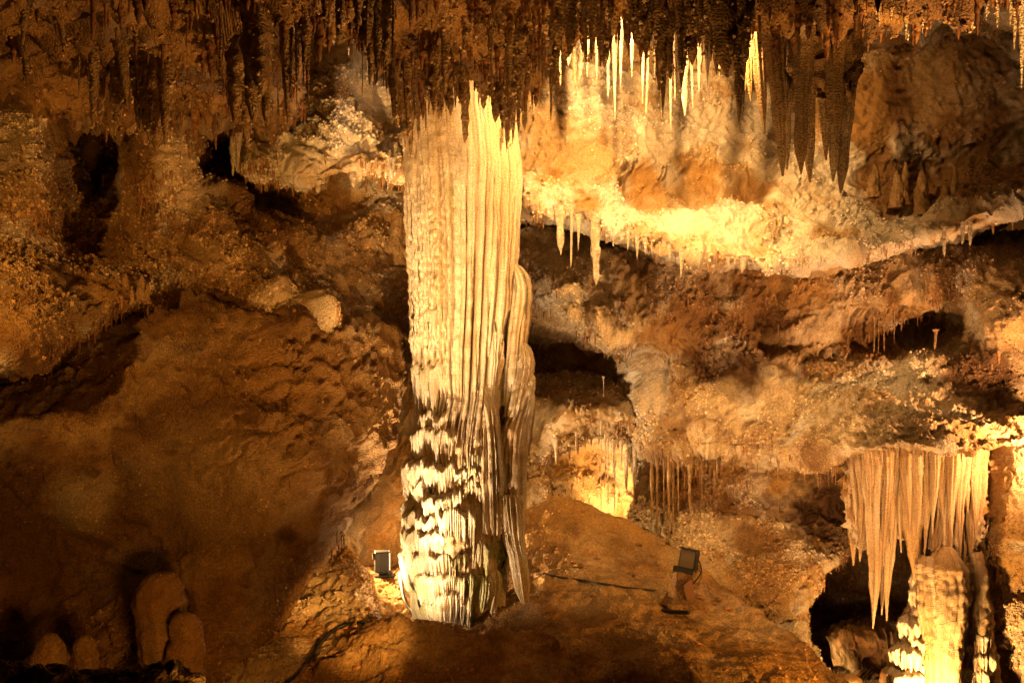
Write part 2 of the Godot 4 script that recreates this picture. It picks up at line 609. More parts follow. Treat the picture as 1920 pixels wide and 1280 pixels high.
func lamps() -> void:  # all out of view, each placed for what it lights
	var pale := lin(1.0, 0.72, 0.36)
	var amber := lin(1.0, 0.55, 0.15)
	var deep := lin(1.0, 0.42, 0.05)
	var rose := lin(1.0, 0.54, 0.20)
	# unseen, lighting the column: low behind the rim of the ledge, behind the hump, and up the shaft
	floodlight("unseen floodlight behind the ledge's rim lighting the column's tiers", at(690, 1118, 15.7), at(850, 960, 15.7), 42.0, pale, 56, 0.8)
	floodlight("unseen floodlight behind the hump lighting the column's foot", at(762, 1198, 14.3), at(838, 930, 15.7), 14.0, pale, 75, 0.9)
	floodlight("unseen floodlight behind the hump aimed up the fluted shaft", at(790, 1225, 14.35), at(865, 420, 15.6), 110.0, pale, 26, 0.9)
	floodlight("unseen floodlight below the frame aimed at the shaft", at(560, 1500, 9.5), at(868, 390, 15.5), 235.0, lin(1.0, 0.64, 0.23), 19, 1.0)
	# unseen, lighting the recess, the balcony and the silt
	floodlight("unseen floodlight above the frame lighting the glowing recess", at(1150, -32, 13.2), at(1130, 300, 17.8), 105.0, lin(1.0, 0.60, 0.20), 62, 0.7)
	floodlight("unseen floodlight among the stalactites throwing along the balcony", at(1340, -40, 12.5), at(1450, 320, 14.5), 66.0, lin(1.0, 0.60, 0.19), 45, 0.8)
	floodlight("unseen floodlight behind the boulder's edge throwing past the column onto the silt", at(618, 985, 18.2), at(1150, 1180, 15), 90.0, lin(1.0, 0.62, 0.2), 40, 0.8)
	# unseen, lighting the pale hanging ledge and the gap above it
	floodlight("unseen floodlight behind the column throwing up to the pale hanging ledge", at(802, 600, 17.5), at(600, 270, 15.9), 75.0, lin(1.0, 0.70, 0.34), 38, 0.8)
	floodlight("unseen floodlight above the frame lighting the pale gap left of the column", at(540, -18, 13.0), at(640, 160, 16.8), 85.0, lin(1.0, 0.66, 0.32), 60, 0.8)
	# unseen, lighting the alcove
	floodlight("unseen floodlight behind the silt mound lighting the alcove", at(1140, 1005, 20.0), at(1140, 905, 21), 13.0, amber, 52, 0.9)
	# unseen, out of frame, lighting the lower right and the right wall
	floodlight("unseen floodlight below the frame lighting the second column", at(1740, 1370, 14.6), at(1755, 1180, 16.0), 34.0, lin(1.0, 0.58, 0.18), 75, 0.8)
	floodlight("small unseen floodlight lighting the hollow under the spears", at(1610, 1345, 16.3), at(1650, 1170, 18.5), 6.0, rose, 60, 0.9)
	floodlight("unseen floodlight past the right edge lighting the bulging rim", at(2080, 850, 14.0), at(1700, 740, 16.8), 50.0, rose, 65, 0.8)
	floodlight("unseen floodlight out of frame throwing at the right wall", at(1560, 1410, 10.3), at(1560, 720, 18), 66.0, rose, 34, 0.9)
	# out of view: unseen floods lighting boulder, ceiling, floor and drapery
	floodlight("unseen floodlight below the frame lighting the left boulder", Vector3(-1.0, 2.0, -5.0), at(330, 900, 13), 20.0, deep, 50, 0.9, 0.5)
	floodlight("unseen floodlight past the left edge lighting the rough overhang", at(-420, 430, 9.6), at(150, 520, 13.4), 15.0, lin(1.0, 0.5, 0.10), 50, 0.9)
	floodlight("unseen floodlight below the frame washing the ceiling from below", Vector3(2.4, 0.3, -9.5), at(700, 90, 12.5), 82.0, lin(1.0, 0.52, 0.13), 46, 0.9)
	floodlight("unseen floodlight below the frame lighting the ceiling before the recess", Vector3(-1.2, 0.3, -6.5), at(1130, 40, 9.8), 34.0, lin(1.0, 0.52, 0.12), 17, 0.9)
	floodlight("unseen floodlight past the right edge lighting the upper corner", at(2150, 900, 8.0), at(1800, 45, 9.9), 130.0, amber, 20, 0.9)
	floodlight("unseen floodlight below the frame at the right washing the floor", at(1900, 1380, 11.0), at(1210, 1110, 16.0), 32.0, lin(1.0, 0.46, 0.07), 24, 0.9)
	floodlight("unseen floodlight below the frame lighting the ledge and the hump", Vector3(1.9, 2.4, -6.0), at(615, 1160, 14.6), 150.0, lin(1.0, 0.52, 0.11), 5.6, 0.9)
	floodlight("unseen floodlight under the frame picking out the tips of the great drapery", at(1660, 1560, 9.0), at(1520, 290, 12.5), 60.0, lin(1.0, 0.62, 0.22), 7, 1.0)


# ------------------------------------------------------------------ the cave

func shell() -> void:
	var p := PackedVector3Array()
	var col := PackedColorArray()
	var nu := 64
	var nv := 40
	for j in nv + 1:
		var ph := PI * j / nv
		for i in nu + 1:
			var th := TAU * (i % nu) / nu
			var v := Vector3(cos(th) * sin(ph) * 17.0, cos(ph) * 11.0 + 4.0, sin(th) * sin(ph) * 21.0 - 8.0)
			v *= 1.0 + 0.06 * n_big.get_noise_3dv(v)
			p.append(v)
			col.append(TAN)
	structure("cavern_wall", net(p, col, nu, nv, true), M.rock, "dim outer rock of the cavern behind everything", "cave wall")


func left_wall() -> void:
	var xs := [-160, 0, 90, 170, 250, 330, 420, 500, 600, 700, 800]
	var lip := [730, 695, 665, 610, 572, 600, 620, 640, 640, 665, 690]
	var rows := [
		R(xs, 90, [14, 15, 15.5, 16.5, 16.5, 16.5, 17, 17.5, 17.5, 17.5, 18]),
		R(xs, 200, [13.8, 14.5, 14.8, 16.5, 16.2, 15.6, 17.5, 17.5, 17.5, 17.5, 18]),
		R(xs, 285, [13.6, 14.2, 14.6, 18, 15.8, 15.2, 18.8, 17.3, 17.5, 17.5, 18]),
		R(xs, 370, [13.4, 14, 14.4, 17.2, 15.6, 15.3, 15.8, 17, 17.2, 17.4, 18]),
		R(xs, 450, [13.2, 13.8, 14.2, 15.6, 15.4, 15.2, 15.1, 15.3, 16.4, 17, 17.8]),
		R(xs, [530, 520, 520, 505, 490, 515, 520, 530, 530, 540, 550], [12.8, 13.2, 13.5, 14.4, 14.8, 14.9, 14.8, 14.9, 15.6, 16.4, 17.4]),
		R(xs, [640, 610, 590, 555, 532, 560, 575, 590, 590, 610, 630], [12.3, 12.5, 12.9, 13.6, 14.2, 14.8, 14.9, 14.6, 15.1, 15.9, 17.2]),
		R(xs, lip, [12.1, 12.3, 12.8, 13.6, 14.3, 15, 15.1, 14.7, 15.2, 15.8, 17]),
		R(xs, lip, [13.2, 13.4, 13.9, 14.6, 15.2, 15.8, 16, 16, 16.2, 16.6, 17.6]),
	]
	var st := {"big": 0.26, "ridge": 0.07, "fine": 0.05, "pop": 0.08, "crusty": 0.12, "coral": 0.3, "a": TAN, "b": OCHRE, "c": BROWN, "dirty": 0.55,
		"lumps": [[at(510, 560, 14.9), 0.28, 0.4], [at(590, 590, 15.1), 0.32, 0.5], [at(490, 610, 14.8), 0.25, 0.35], [at(380, 300, 15.3), 0.4, 0.25], [at(420, 490, 15.1), 0.4, 0.2]],
		"spots": [[at(40, 240, 14.2), 0.9, CREAM, 0.8], [at(380, 300, 15.3), 0.75, CREAM, 1.0], [at(350, 360, 15.3), 0.5, CREAM, 0.8], [at(505, 580, 14.6), 0.5, CREAM, 1.0], [at(590, 590, 14.7), 0.5, CREAM, 1.0], [at(530, 530, 15.0), 0.4, CREAM, 0.9], [at(430, 480, 15.0), 0.8, TAN, 0.7]]}
	structure("cave_wall", sheet(rows, 330, 260, st), M.rock, "rough knobby wall under the ceiling at the left, with two dark hollows", "cave wall")


func left_boulder() -> void:
	var rows := []
	var ys := [520, 590, 680, 760, 840, 920, 1000, 1060, 1120, 1180, 1240, 1330]
	var xe := [640, 742, 760, 748, 722, 682, 630, 588, 563, 546, 506, 450]
	var dc := [15.1, 14.4, 13.9, 13.4, 13.1, 13.0, 12.9, 12.8, 12.7, 12.6, 12.5, 12.3]
	var dr := [1.0, 0.9, 0.75, 0.6, 0.5, 0.45, 0.4, 0.35, 0.3, 0.3, 0.3, 0.3]
	for k in ys.size():
		var e: float = xe[k]
		var xs := [-160, 0, e * 0.16, e * 0.3, e * 0.45, e * 0.6, e * 0.75, e * 0.88, e * 0.96, e, e - 25]
		var ds := []
		for v in [-0.7, -0.25, 0.0, 0.15, -0.1, -0.1, 0.2, 0.8, 1.4, 2.2, 4.0]:
			ds.append(dc[k] + v * (0.7 + 0.6 * dr[k]))
		rows.append(R(xs, ys[k], ds))
	var st := {"big": 0.30, "ridge": 0.08, "fine": 0.04, "pop": 0.05, "crusty": -0.06, "coral": 0.05, "flow": 0.015, "crack": 0.06, "pale": 0.15, "a": TAN, "b": OCHRE, "c": BROWN, "dirty": 0.6, "tone": 0.5,
		"lumps": [[at(300, 1000, 13), 0.6, -0.35], [at(270, 800, 13.2), 0.3, -0.22], [at(165, 860, 13), 0.4, 0.35], [at(230, 820, 13.1), 0.4, 0.4], [at(150, 950, 13), 0.5, 0.3], [at(240, 1090, 12.8), 0.6, -0.3], [at(60, 1120, 12.6), 0.6, -0.3], [at(490, 940, 13.2), 0.9, 0.25], [at(340, 630, 14), 0.3, -0.2]],
		"spots": [[at(160, 940, 13), 0.5, CREAM, 0.5], [at(420, 900, 13), 1.3, TAN, 0.5], [at(500, 700, 13.6), 1.2, OCHRE, 0.5], [at(540, 1010, 13.4), 0.18, CRUST, 0.8]]}
	structure("boulder_wall", sheet(rows, 260, 240, st), M.rock, "huge smooth tan boulder bulging out at the lower left beside the column", "rock wall")
	# dark rim of rock close to the eye
	var xr := [-60, 20, 80, 140, 200, 260, 320, 370, 420]
	var near := [R(xr, 1330, 6.6), R(xr, [1256, 1250, 1252, 1262, 1258, 1246, 1250, 1272, 1320], 5.9), R(xr, [1262, 1256, 1258, 1268, 1264, 1254, 1258, 1280, 1330], 5.6), R(xr, 1420, 5.3)]
	structure("foreground_rim", sheet(near, 160, 50, {"big": 0.02, "ridge": 0.035, "fine": 0.03, "pop": 0.03, "crusty": 0.3, "a": BROWN, "b": CRUST, "c": CRUST}), M.rock, "dark rim of rough rock along the bottom edge, close to the eye", "rock rim")


func ceiling() -> void:
	var xs := [-10, -7.5, -5.5, -4.2, -3.4, -2.8, -2.2, -1.8, -1.3, -0.6, 0.0, 0.4, 0.9, 1.5, 2.1, 2.7, 3.3, 4.2, 4.8, 5.6, 6.5, 9]
	var edge := [15.5, 15.6, 15.4, 15.4, 14.4, 10.2, 10.0, 11.0, 13.5, 12.7, 13.4, 11.3, 9.9, 9.8, 9.9, 10.2, 10.4, 10.2, 9.8, 9.8, 9.8, 9.8]
	var rows := []
	for k in 7:
		var zs := []
		for e in edge:
			zs.append(lerpf(5.0, e, k / 6.0))
		rows.append(W(xs, 8.55 - 0.1 * k / 6.0, zs))
	var up1 := []
	var up2 := []
	for e in edge:
		up1.append(e + 0.5)
		up2.append(e + 0.8)
	rows.append(W(xs, 9.0, up1))
	rows.append(W(xs, 11.0, up2))
	var st := {"big": 0.3, "ridge": 0.12, "fine": 0.06, "pop": 0.13, "crusty": 0.3, "drip": 0.35, "coral": 0.22, "pale": 0.2, "a": OCHRE, "b": BROWN, "c": CRUST, "dirty": 0.6}
	structure("cave_ceiling", sheet(rows, 460, 240, st, "ceiling"), M.rock, "dark ceiling crusted with knobs, stalactites hanging all over it", "cave ceiling")
	# the pale wall in the gap left of the column, and the knobby ledge under it
	var xa := [440, 500, 560, 620, 680, 740, 800]
	var rows2 := [
		R(xa, -120, 17.6), R(xa, 20, [17.6, 17.6, 17.4, 17.3, 17.4, 17.5, 17.6]), R(xa, 120, [17.2, 17, 16.9, 16.8, 16.9, 17.1, 17.4]),
		R(xa, 200, [16.7, 16.5, 16.3, 16.2, 16.3, 16.7, 17]), R(xa, 255, [16.5, 16.1, 15.8, 15.8, 15.9, 16.4, 16.8]),
		R(xa, [285, 310, 325, 318, 300, 310, 325], [16.5, 16.0, 15.7, 15.7, 15.8, 16.3, 16.7]), R(xa, [292, 318, 340, 326, 306, 318, 330], [16.8, 16.3, 16.0, 16.0, 16.1, 16.5, 17]), R(xa, [300, 320, 335, 325, 310, 320, 330], 18.2)]
	var st2 := {"big": 0.16, "ridge": 0.05, "fine": 0.05, "pop": 0.16, "crusty": 0.0, "coral": 0.3, "a": WHITE, "b": CREAM, "c": TAN, "dirty": 0.35, "lumps": [[at(575, 310, 15.8), 0.4, 0.25], [at(660, 310, 15.8), 0.25, 0.2]]}
	structure("hanging_ledge", sheet(rows2, 200, 260, st2), M.calcite, "pale wall in the gap left of the column, ending in a bright knobby hanging ledge", "rock ledge")


func balcony() -> void:
	var xs := [940, 1000, 1060, 1130, 1200, 1270, 1340, 1410, 1480, 1550, 1620, 1700, 1780, 1860, 1960]
	var lip := [380, 385, 398, 420, 445, 466, 478, 486, 491, 484, 468, 446, 424, 398, 360]
	var ld := [17.4, 17.0, 16.8, 16.6, 16.5, 16.3, 16.2, 16.2, 16.2, 16.3, 16.3, 16.3, 16.2, 16.0, 15.8]
	var near := []
	for y in lip:
		near.append(y - 45)
	var under := []
	for y in lip:
		under.append(y + 26)
	var rows := [
		R(xs, -260, 16.5), R(xs, -100, 18.4), R(xs, 20, [19, 19, 18.8, 18.8, 18.9, 19, 19, 19, 18.8, 18.4, 18, 17.8, 17.5, 17.3, 17]),
		R(xs, 110, [19, 18.8, 18.6, 18.6, 18.8, 19, 19, 19, 18.9, 18.4, 18, 17.8, 17.5, 17.3, 17]),
		R(xs, 200, [18.8, 18.5, 18.2, 18.2, 18.4, 18.5, 18.7, 18.9, 18.8, 18.4, 18, 17.8, 17.6, 17.4, 17.2]),
		R(xs, 280, [18.4, 18, 17.7, 17.7, 18.0, 18.3, 18.4, 18.5, 18.6, 18.3, 18.1, 18.0, 17.9, 17.7, 17.3]),
		R(xs, [330, 335, 335, 340, 345, 350, 350, 350, 350, 345, 340, 335, 335, 330, 300], [17.9, 17.5, 17.2, 17.3, 17.8, 18.2, 18.0, 17.8, 17.9, 18, 18.1, 18.1, 17.9, 17.6, 17]),
		R(xs, near, [17.5, 17.1, 16.9, 16.9, 17.2, 17.1, 16.9, 16.9, 17.0, 17.1, 17.2, 17.2, 17.1, 16.8, 16.4]),
		R(xs, lip, ld), R(xs, lip, ld, 0.45), R(xs, under, ld, 2.6)]
	for k in rows[9].size():
		rows[9][k].y -= 0.12
	var st := {"big": 0.22, "ridge": 0.05, "fine": 0.055, "pop": 0.09, "crusty": -0.02, "coral": 0.09, "a": WHITE, "b": CREAM, "c": TAN, "dirty": 0.45, "tone": -0.1,
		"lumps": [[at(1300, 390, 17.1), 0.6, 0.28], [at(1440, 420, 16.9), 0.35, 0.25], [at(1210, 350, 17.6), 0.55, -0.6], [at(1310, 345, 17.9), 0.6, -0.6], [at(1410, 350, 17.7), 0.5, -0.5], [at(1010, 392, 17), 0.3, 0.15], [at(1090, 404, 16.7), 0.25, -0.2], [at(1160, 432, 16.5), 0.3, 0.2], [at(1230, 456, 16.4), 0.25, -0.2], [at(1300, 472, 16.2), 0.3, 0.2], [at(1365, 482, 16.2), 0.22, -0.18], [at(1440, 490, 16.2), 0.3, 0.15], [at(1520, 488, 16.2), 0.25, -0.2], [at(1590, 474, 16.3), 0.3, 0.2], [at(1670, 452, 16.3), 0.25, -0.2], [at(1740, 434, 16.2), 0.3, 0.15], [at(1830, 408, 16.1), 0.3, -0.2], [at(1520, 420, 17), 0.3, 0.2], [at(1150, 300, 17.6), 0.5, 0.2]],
		"spots": [[at(1060, 290, 17.7), 1.0, TAN, 0.6], [at(1700, 160, 17.8), 1.4, TAN, 0.9], [at(1620, 200, 18), 1.0, OCHRE, 0.9], [at(1800, 350, 17.6), 1.2, BROWN, 0.9], [at(1680, 350, 18), 1.0, BROWN, 0.9], [at(1850, 280, 17.4), 0.9, BROWN, 0.9], [at(1560, 430, 16.9), 0.4, TAN, 0.7], [at(1210, 350, 18), 0.55, OCHRE, 0.8], [at(1310, 340, 18.2), 0.55, OCHRE, 0.8], [at(1410, 345, 18), 0.5, BROWN, 0.7], [at(1030, 330, 17.3), 0.5, OCHRE, 0.6], [at(1100, 380, 16.9), 0.4, OCHRE, 0.5]]}  # ochre and brown spots over the hollow paint its shade
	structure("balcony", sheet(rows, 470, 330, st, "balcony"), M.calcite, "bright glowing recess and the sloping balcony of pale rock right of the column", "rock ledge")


func recess_roof() -> void:
	var xs := [-3.4, -2.6, -1.6, -0.6, 0.4, 1.4, 2.4, 3.4, 4.4, 5.4, 6.6, 8.5]
	var rows := [W(xs, 9.6, 11.4), W(xs, [10.4, 10.4, 10.3, 10.0, 10.2, 10.6, 10.6, 10.5, 10.2, 10, 9.8, 9.6], 13.0), W(xs, [10.8, 10.8, 10.4, 10.2, 10.4, 10.8, 10.8, 10.6, 10.4, 10.2, 10, 9.8], 15.0), W(xs, 10.6, 17.0), W(xs, 10.2, 19.6)]
	structure("recess_roof", sheet(rows, 150, 120, {"big": 0.3, "ridge": 0.1, "fine": 0.06, "pop": 0.12, "crusty": 0.2, "drip": 0.4, "coral": 0.1, "a": CREAM, "b": TAN, "c": BROWN}), M.rock, "high roof of the glowing recess behind the ceiling's edge", "cave ceiling")


func right_walls() -> void:
	var xs := [940, 1010, 1080, 1150, 1220, 1300, 1380, 1460, 1540, 1620, 1700, 1780, 1860, 1960]
	var lip := [860, 860, 860, 862, 856, 850, 858, 866, 856, 846, 834, 842, 836, 815]
	var rows := [
		R(xs, 430, 19.6),
		R(xs, 500, [20, 19, 18.6, 18.4, 18.5, 18.6, 18.6, 18.5, 18.4, 18.3, 18.2, 17.6, 16.8, 16.3]),
		R(xs, [555, 560, 565, 560, 560, 560, 560, 560, 560, 560, 560, 560, 560, 560], [20.5, 19, 18.4, 18.2, 18.3, 18.5, 18.5, 18.4, 18.2, 18, 17.9, 17.5, 16.4, 16]),
		R(xs, [585, 590, 612, 640, 620, 620, 620, 620, 620, 620, 620, 620, 620, 620], [22, 20, 18.6, 18.3, 18.2, 18.4, 18.4, 18.3, 18.1, 18.2, 18.8, 18.6, 16.4, 16]),
		R(xs, [640, 640, 650, 668, 680, 680, 680, 680, 680, 680, 680, 680, 680, 680], [23.5, 23.5, 22.5, 21, 18.8, 18.3, 18.2, 18, 17.8, 17.9, 17.7, 17.5, 17, 16.8]),
		R(xs, 740, [23.5, 23.5, 23.3, 22, 19, 18.2, 18, 17.8, 17.4, 17.3, 17.2, 17, 16.8, 16.6]),
		R(xs, 790, [23, 23, 23, 22, 19.3, 18, 17.8, 17.5, 16.7, 15.8, 15.5, 15.5, 15.6, 15.8]),
		R(xs, 828, [23, 23, 23, 21.5, 19, 17.9, 17.7, 17.4, 16.2, 15.3, 15.1, 15.1, 15.3, 15.5]),
		R(xs, lip, [23, 23, 23, 21.5, 19, 18, 17.8, 17.5, 16.3, 15.25, 15.05, 15.05, 15.25, 15.5]),
		R(xs, lip, [25, 25, 24, 23, 20, 19.5, 19.3, 19.0, 18.2, 18.1, 18.1, 18.1, 17.9, 17.6])]
	var st := {"big": 0.3, "ridge": 0.07, "fine": 0.06, "pop": 0.11, "crusty": 0.02, "coral": 0.28, "pale": 0.8, "a": CREAM, "b": TAN, "c": BROWN, "dirty": 0.6, "flow": 0.04, "tone": -0.25,
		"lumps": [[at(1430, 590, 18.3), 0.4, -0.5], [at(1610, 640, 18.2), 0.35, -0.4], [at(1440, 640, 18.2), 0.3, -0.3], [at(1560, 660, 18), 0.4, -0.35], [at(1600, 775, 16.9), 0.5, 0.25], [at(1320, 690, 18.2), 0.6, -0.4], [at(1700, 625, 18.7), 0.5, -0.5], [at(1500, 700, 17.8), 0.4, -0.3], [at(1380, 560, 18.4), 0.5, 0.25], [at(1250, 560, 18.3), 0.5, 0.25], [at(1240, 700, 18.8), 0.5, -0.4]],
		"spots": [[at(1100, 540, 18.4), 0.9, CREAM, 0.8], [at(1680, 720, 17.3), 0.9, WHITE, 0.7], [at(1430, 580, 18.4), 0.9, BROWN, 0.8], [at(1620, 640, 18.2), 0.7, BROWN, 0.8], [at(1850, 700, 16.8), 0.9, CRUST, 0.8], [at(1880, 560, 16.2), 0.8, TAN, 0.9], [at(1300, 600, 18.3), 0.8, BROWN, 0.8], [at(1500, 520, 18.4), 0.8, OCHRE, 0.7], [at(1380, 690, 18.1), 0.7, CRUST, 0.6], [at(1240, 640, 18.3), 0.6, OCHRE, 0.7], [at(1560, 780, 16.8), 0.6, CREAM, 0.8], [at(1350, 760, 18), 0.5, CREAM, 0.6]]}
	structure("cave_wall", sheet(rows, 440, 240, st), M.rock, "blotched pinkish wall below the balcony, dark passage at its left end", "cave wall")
	# alcove
	var xa := [965, 1020, 1060, 1100, 1140, 1180, 1220, 1260]
	var rows3 := [
		R(xa, 700, 22), R(xa, [800, 775, 758, 750, 745, 752, 790, 800], [21.2, 20.6, 20.2, 20, 19.9, 20, 20.3, 20]), R(xa, [830, 810, 795, 785, 778, 790, 820, 830], [20.9, 20, 19.6, 19.5, 19.4, 19.5, 19.6, 19.2]),
		R(xa, [850, 836, 825, 815, 815, 825, 850, 850], [20.7, 19.9, 19.8, 20, 19.9, 19.8, 19.5, 19]), R(xa, [880, 866, 862, 858, 855, 862, 885, 885], [20.4, 20.2, 20.8, 21.2, 21, 20.6, 19.8, 19]), R(xa, 910, [20.2, 20.2, 20.6, 21.2, 21.1, 20.8, 20.2, 19]), R(xa, 990, [19.5, 19.8, 20.4, 21.0, 21, 20.8, 20.4, 19])]
	structure("alcove", sheet(rows3, 170, 150, {"big": 0.12, "ridge": 0.05, "fine": 0.05, "pop": 0.08, "crusty": 0.0, "coral": 0.3, "a": CREAM, "b": TAN, "c": TAN, "dirty": 0.4}), M.calcite, "small arched alcove glowing above the silt mound right of the column", "rock alcove")
	# lower right wall and its arch
	var rows4 := []
	var ys := [835, 890, 950, 1005, 1040, 1075, 1120, 1180, 1240, 1320]
	var xe := [1640, 1640, 1625, 1604, 1580, 1530, 1508, 1500, 1522, 1575]
	var dc := [18.3, 18.4, 18.4, 18.0, 17.6, 17.2, 16.9, 16.6, 16.2, 15.6]
	for k in ys.size():
		var e: float = xe[k]
		var wd: float = e - 1180.0
		var line := []
		for f in [0.0, 0.17, 0.35, 0.52, 0.7, 0.84, 0.94, 1.0, 0.97]:
			line.append(1180.0 + wd * f)
		var ds := []
		for v in [1.6, 0.5, 0.2, 0.1, 0.0, -0.1, 0.0, 0.25, 1.8]:
			ds.append(dc[k] + v)
		rows4.append(R(line, ys[k], ds))
	var st4 := {"big": 0.22, "ridge": 0.07, "fine": 0.06, "pop": 0.10, "crusty": 0.05, "coral": 0.28, "a": CREAM, "b": TAN, "c": OCHRE, "dirty": 0.55, "flow": 0.04,
		"lumps": [[at(1365, 945, 18.3), 0.3, -0.5], [at(1260, 930, 18.5), 0.35, -0.3]],
		"spots": [[at(1560, 950, 18.3), 0.9, CRUST, 0.7], [at(1420, 1030, 18), 0.7, BROWN, 0.7], [at(1310, 1000, 18.2), 0.7, CREAM, 0.6]]}
	structure("arch_wall", sheet(rows4, 230, 270, st4), M.rock, "rough wall behind the silt slope ending in an arch over a dark hollow", "cave wall")
	var xb := [1430, 1520, 1600, 1680, 1760, 1840, 1900]
	var rows5 := [R(xb, 900, 19.2), R(xb, 1000, [20.4, 20.6, 20.6, 20.4, 20, 19.6, 19]), R(xb, 1100, [20.6, 20.8, 20.6, 20.2, 19.8, 19.4, 19]), R(xb, 1180, [20.2, 20.2, 19.8, 19.4, 19.2, 19, 18.8]), R(xb, 1250, [19, 18.8, 18.4, 18.2, 18, 18, 18]), R(xb, 1330, 16.5)]
	structure("hollow_wall", sheet(rows5, 180, 180, {"big": 0.2, "ridge": 0.07, "fine": 0.06, "pop": 0.1, "crusty": 0.15, "coral": 0.3, "a": TAN, "b": OCHRE, "c": BROWN, "flow": 0.04}), M.rock, "shadowed back of the hollow under the draperies at the lower right", "cave wall")
	var rows6 := []
	var yr := [780, 850, 910, 980, 1040, 1100, 1150, 1200, 1250, 1330]
	var xl := [1835, 1838, 1838, 1846, 1860, 1872, 1864, 1868, 1882, 1905]
	for k in yr.size():
		var e: float = xl[k]
		rows6.append(R([e + 10, e, e + 14, e + 40, e + 80, e + 150], yr[k], [18.5, 16.6, 16.1, 15.7, 15.4, 15.2]))
	structure("cave_wall", sheet(rows6, 110, 230, {"big": 0.16, "ridge": 0.06, "fine": 0.05, "pop": 0.09, "crusty": -0.1, "coral": 0.25, "a": CREAM, "b": TAN, "c": OCHRE, "dirty": 0.5}), M.rock, "lit knobby wall along the right edge beside the second column", "cave wall")
	# smooth wall of the passage between boulder and column
	var xp := [540, 600, 660, 720, 780, 840]
	var rows7 := [R(xp, 700, 19.5), R(xp, 820, [19.5, 19.5, 19.3, 19, 18.8, 18.6]), R(xp, 900, [19.2, 19.2, 19, 18.7, 18.6, 18.5]), R(xp, 980, [18.6, 18.7, 18.6, 18.6, 18.6, 18.5]), R(xp, 1040, [18, 18.3, 18.4, 18.6, 18.6, 18.5]), R(xp, 1110, 18)]
	structure("passage_wall", sheet(rows7, 110, 130, {"big": 0.25, "ridge": 0.08, "fine": 0.02, "pop": 0.02, "crusty": -0.3, "a": CREAM, "b": TAN, "c": TAN}), M.rock, "smooth wall of the passage between the left boulder and the column", "cave wall")


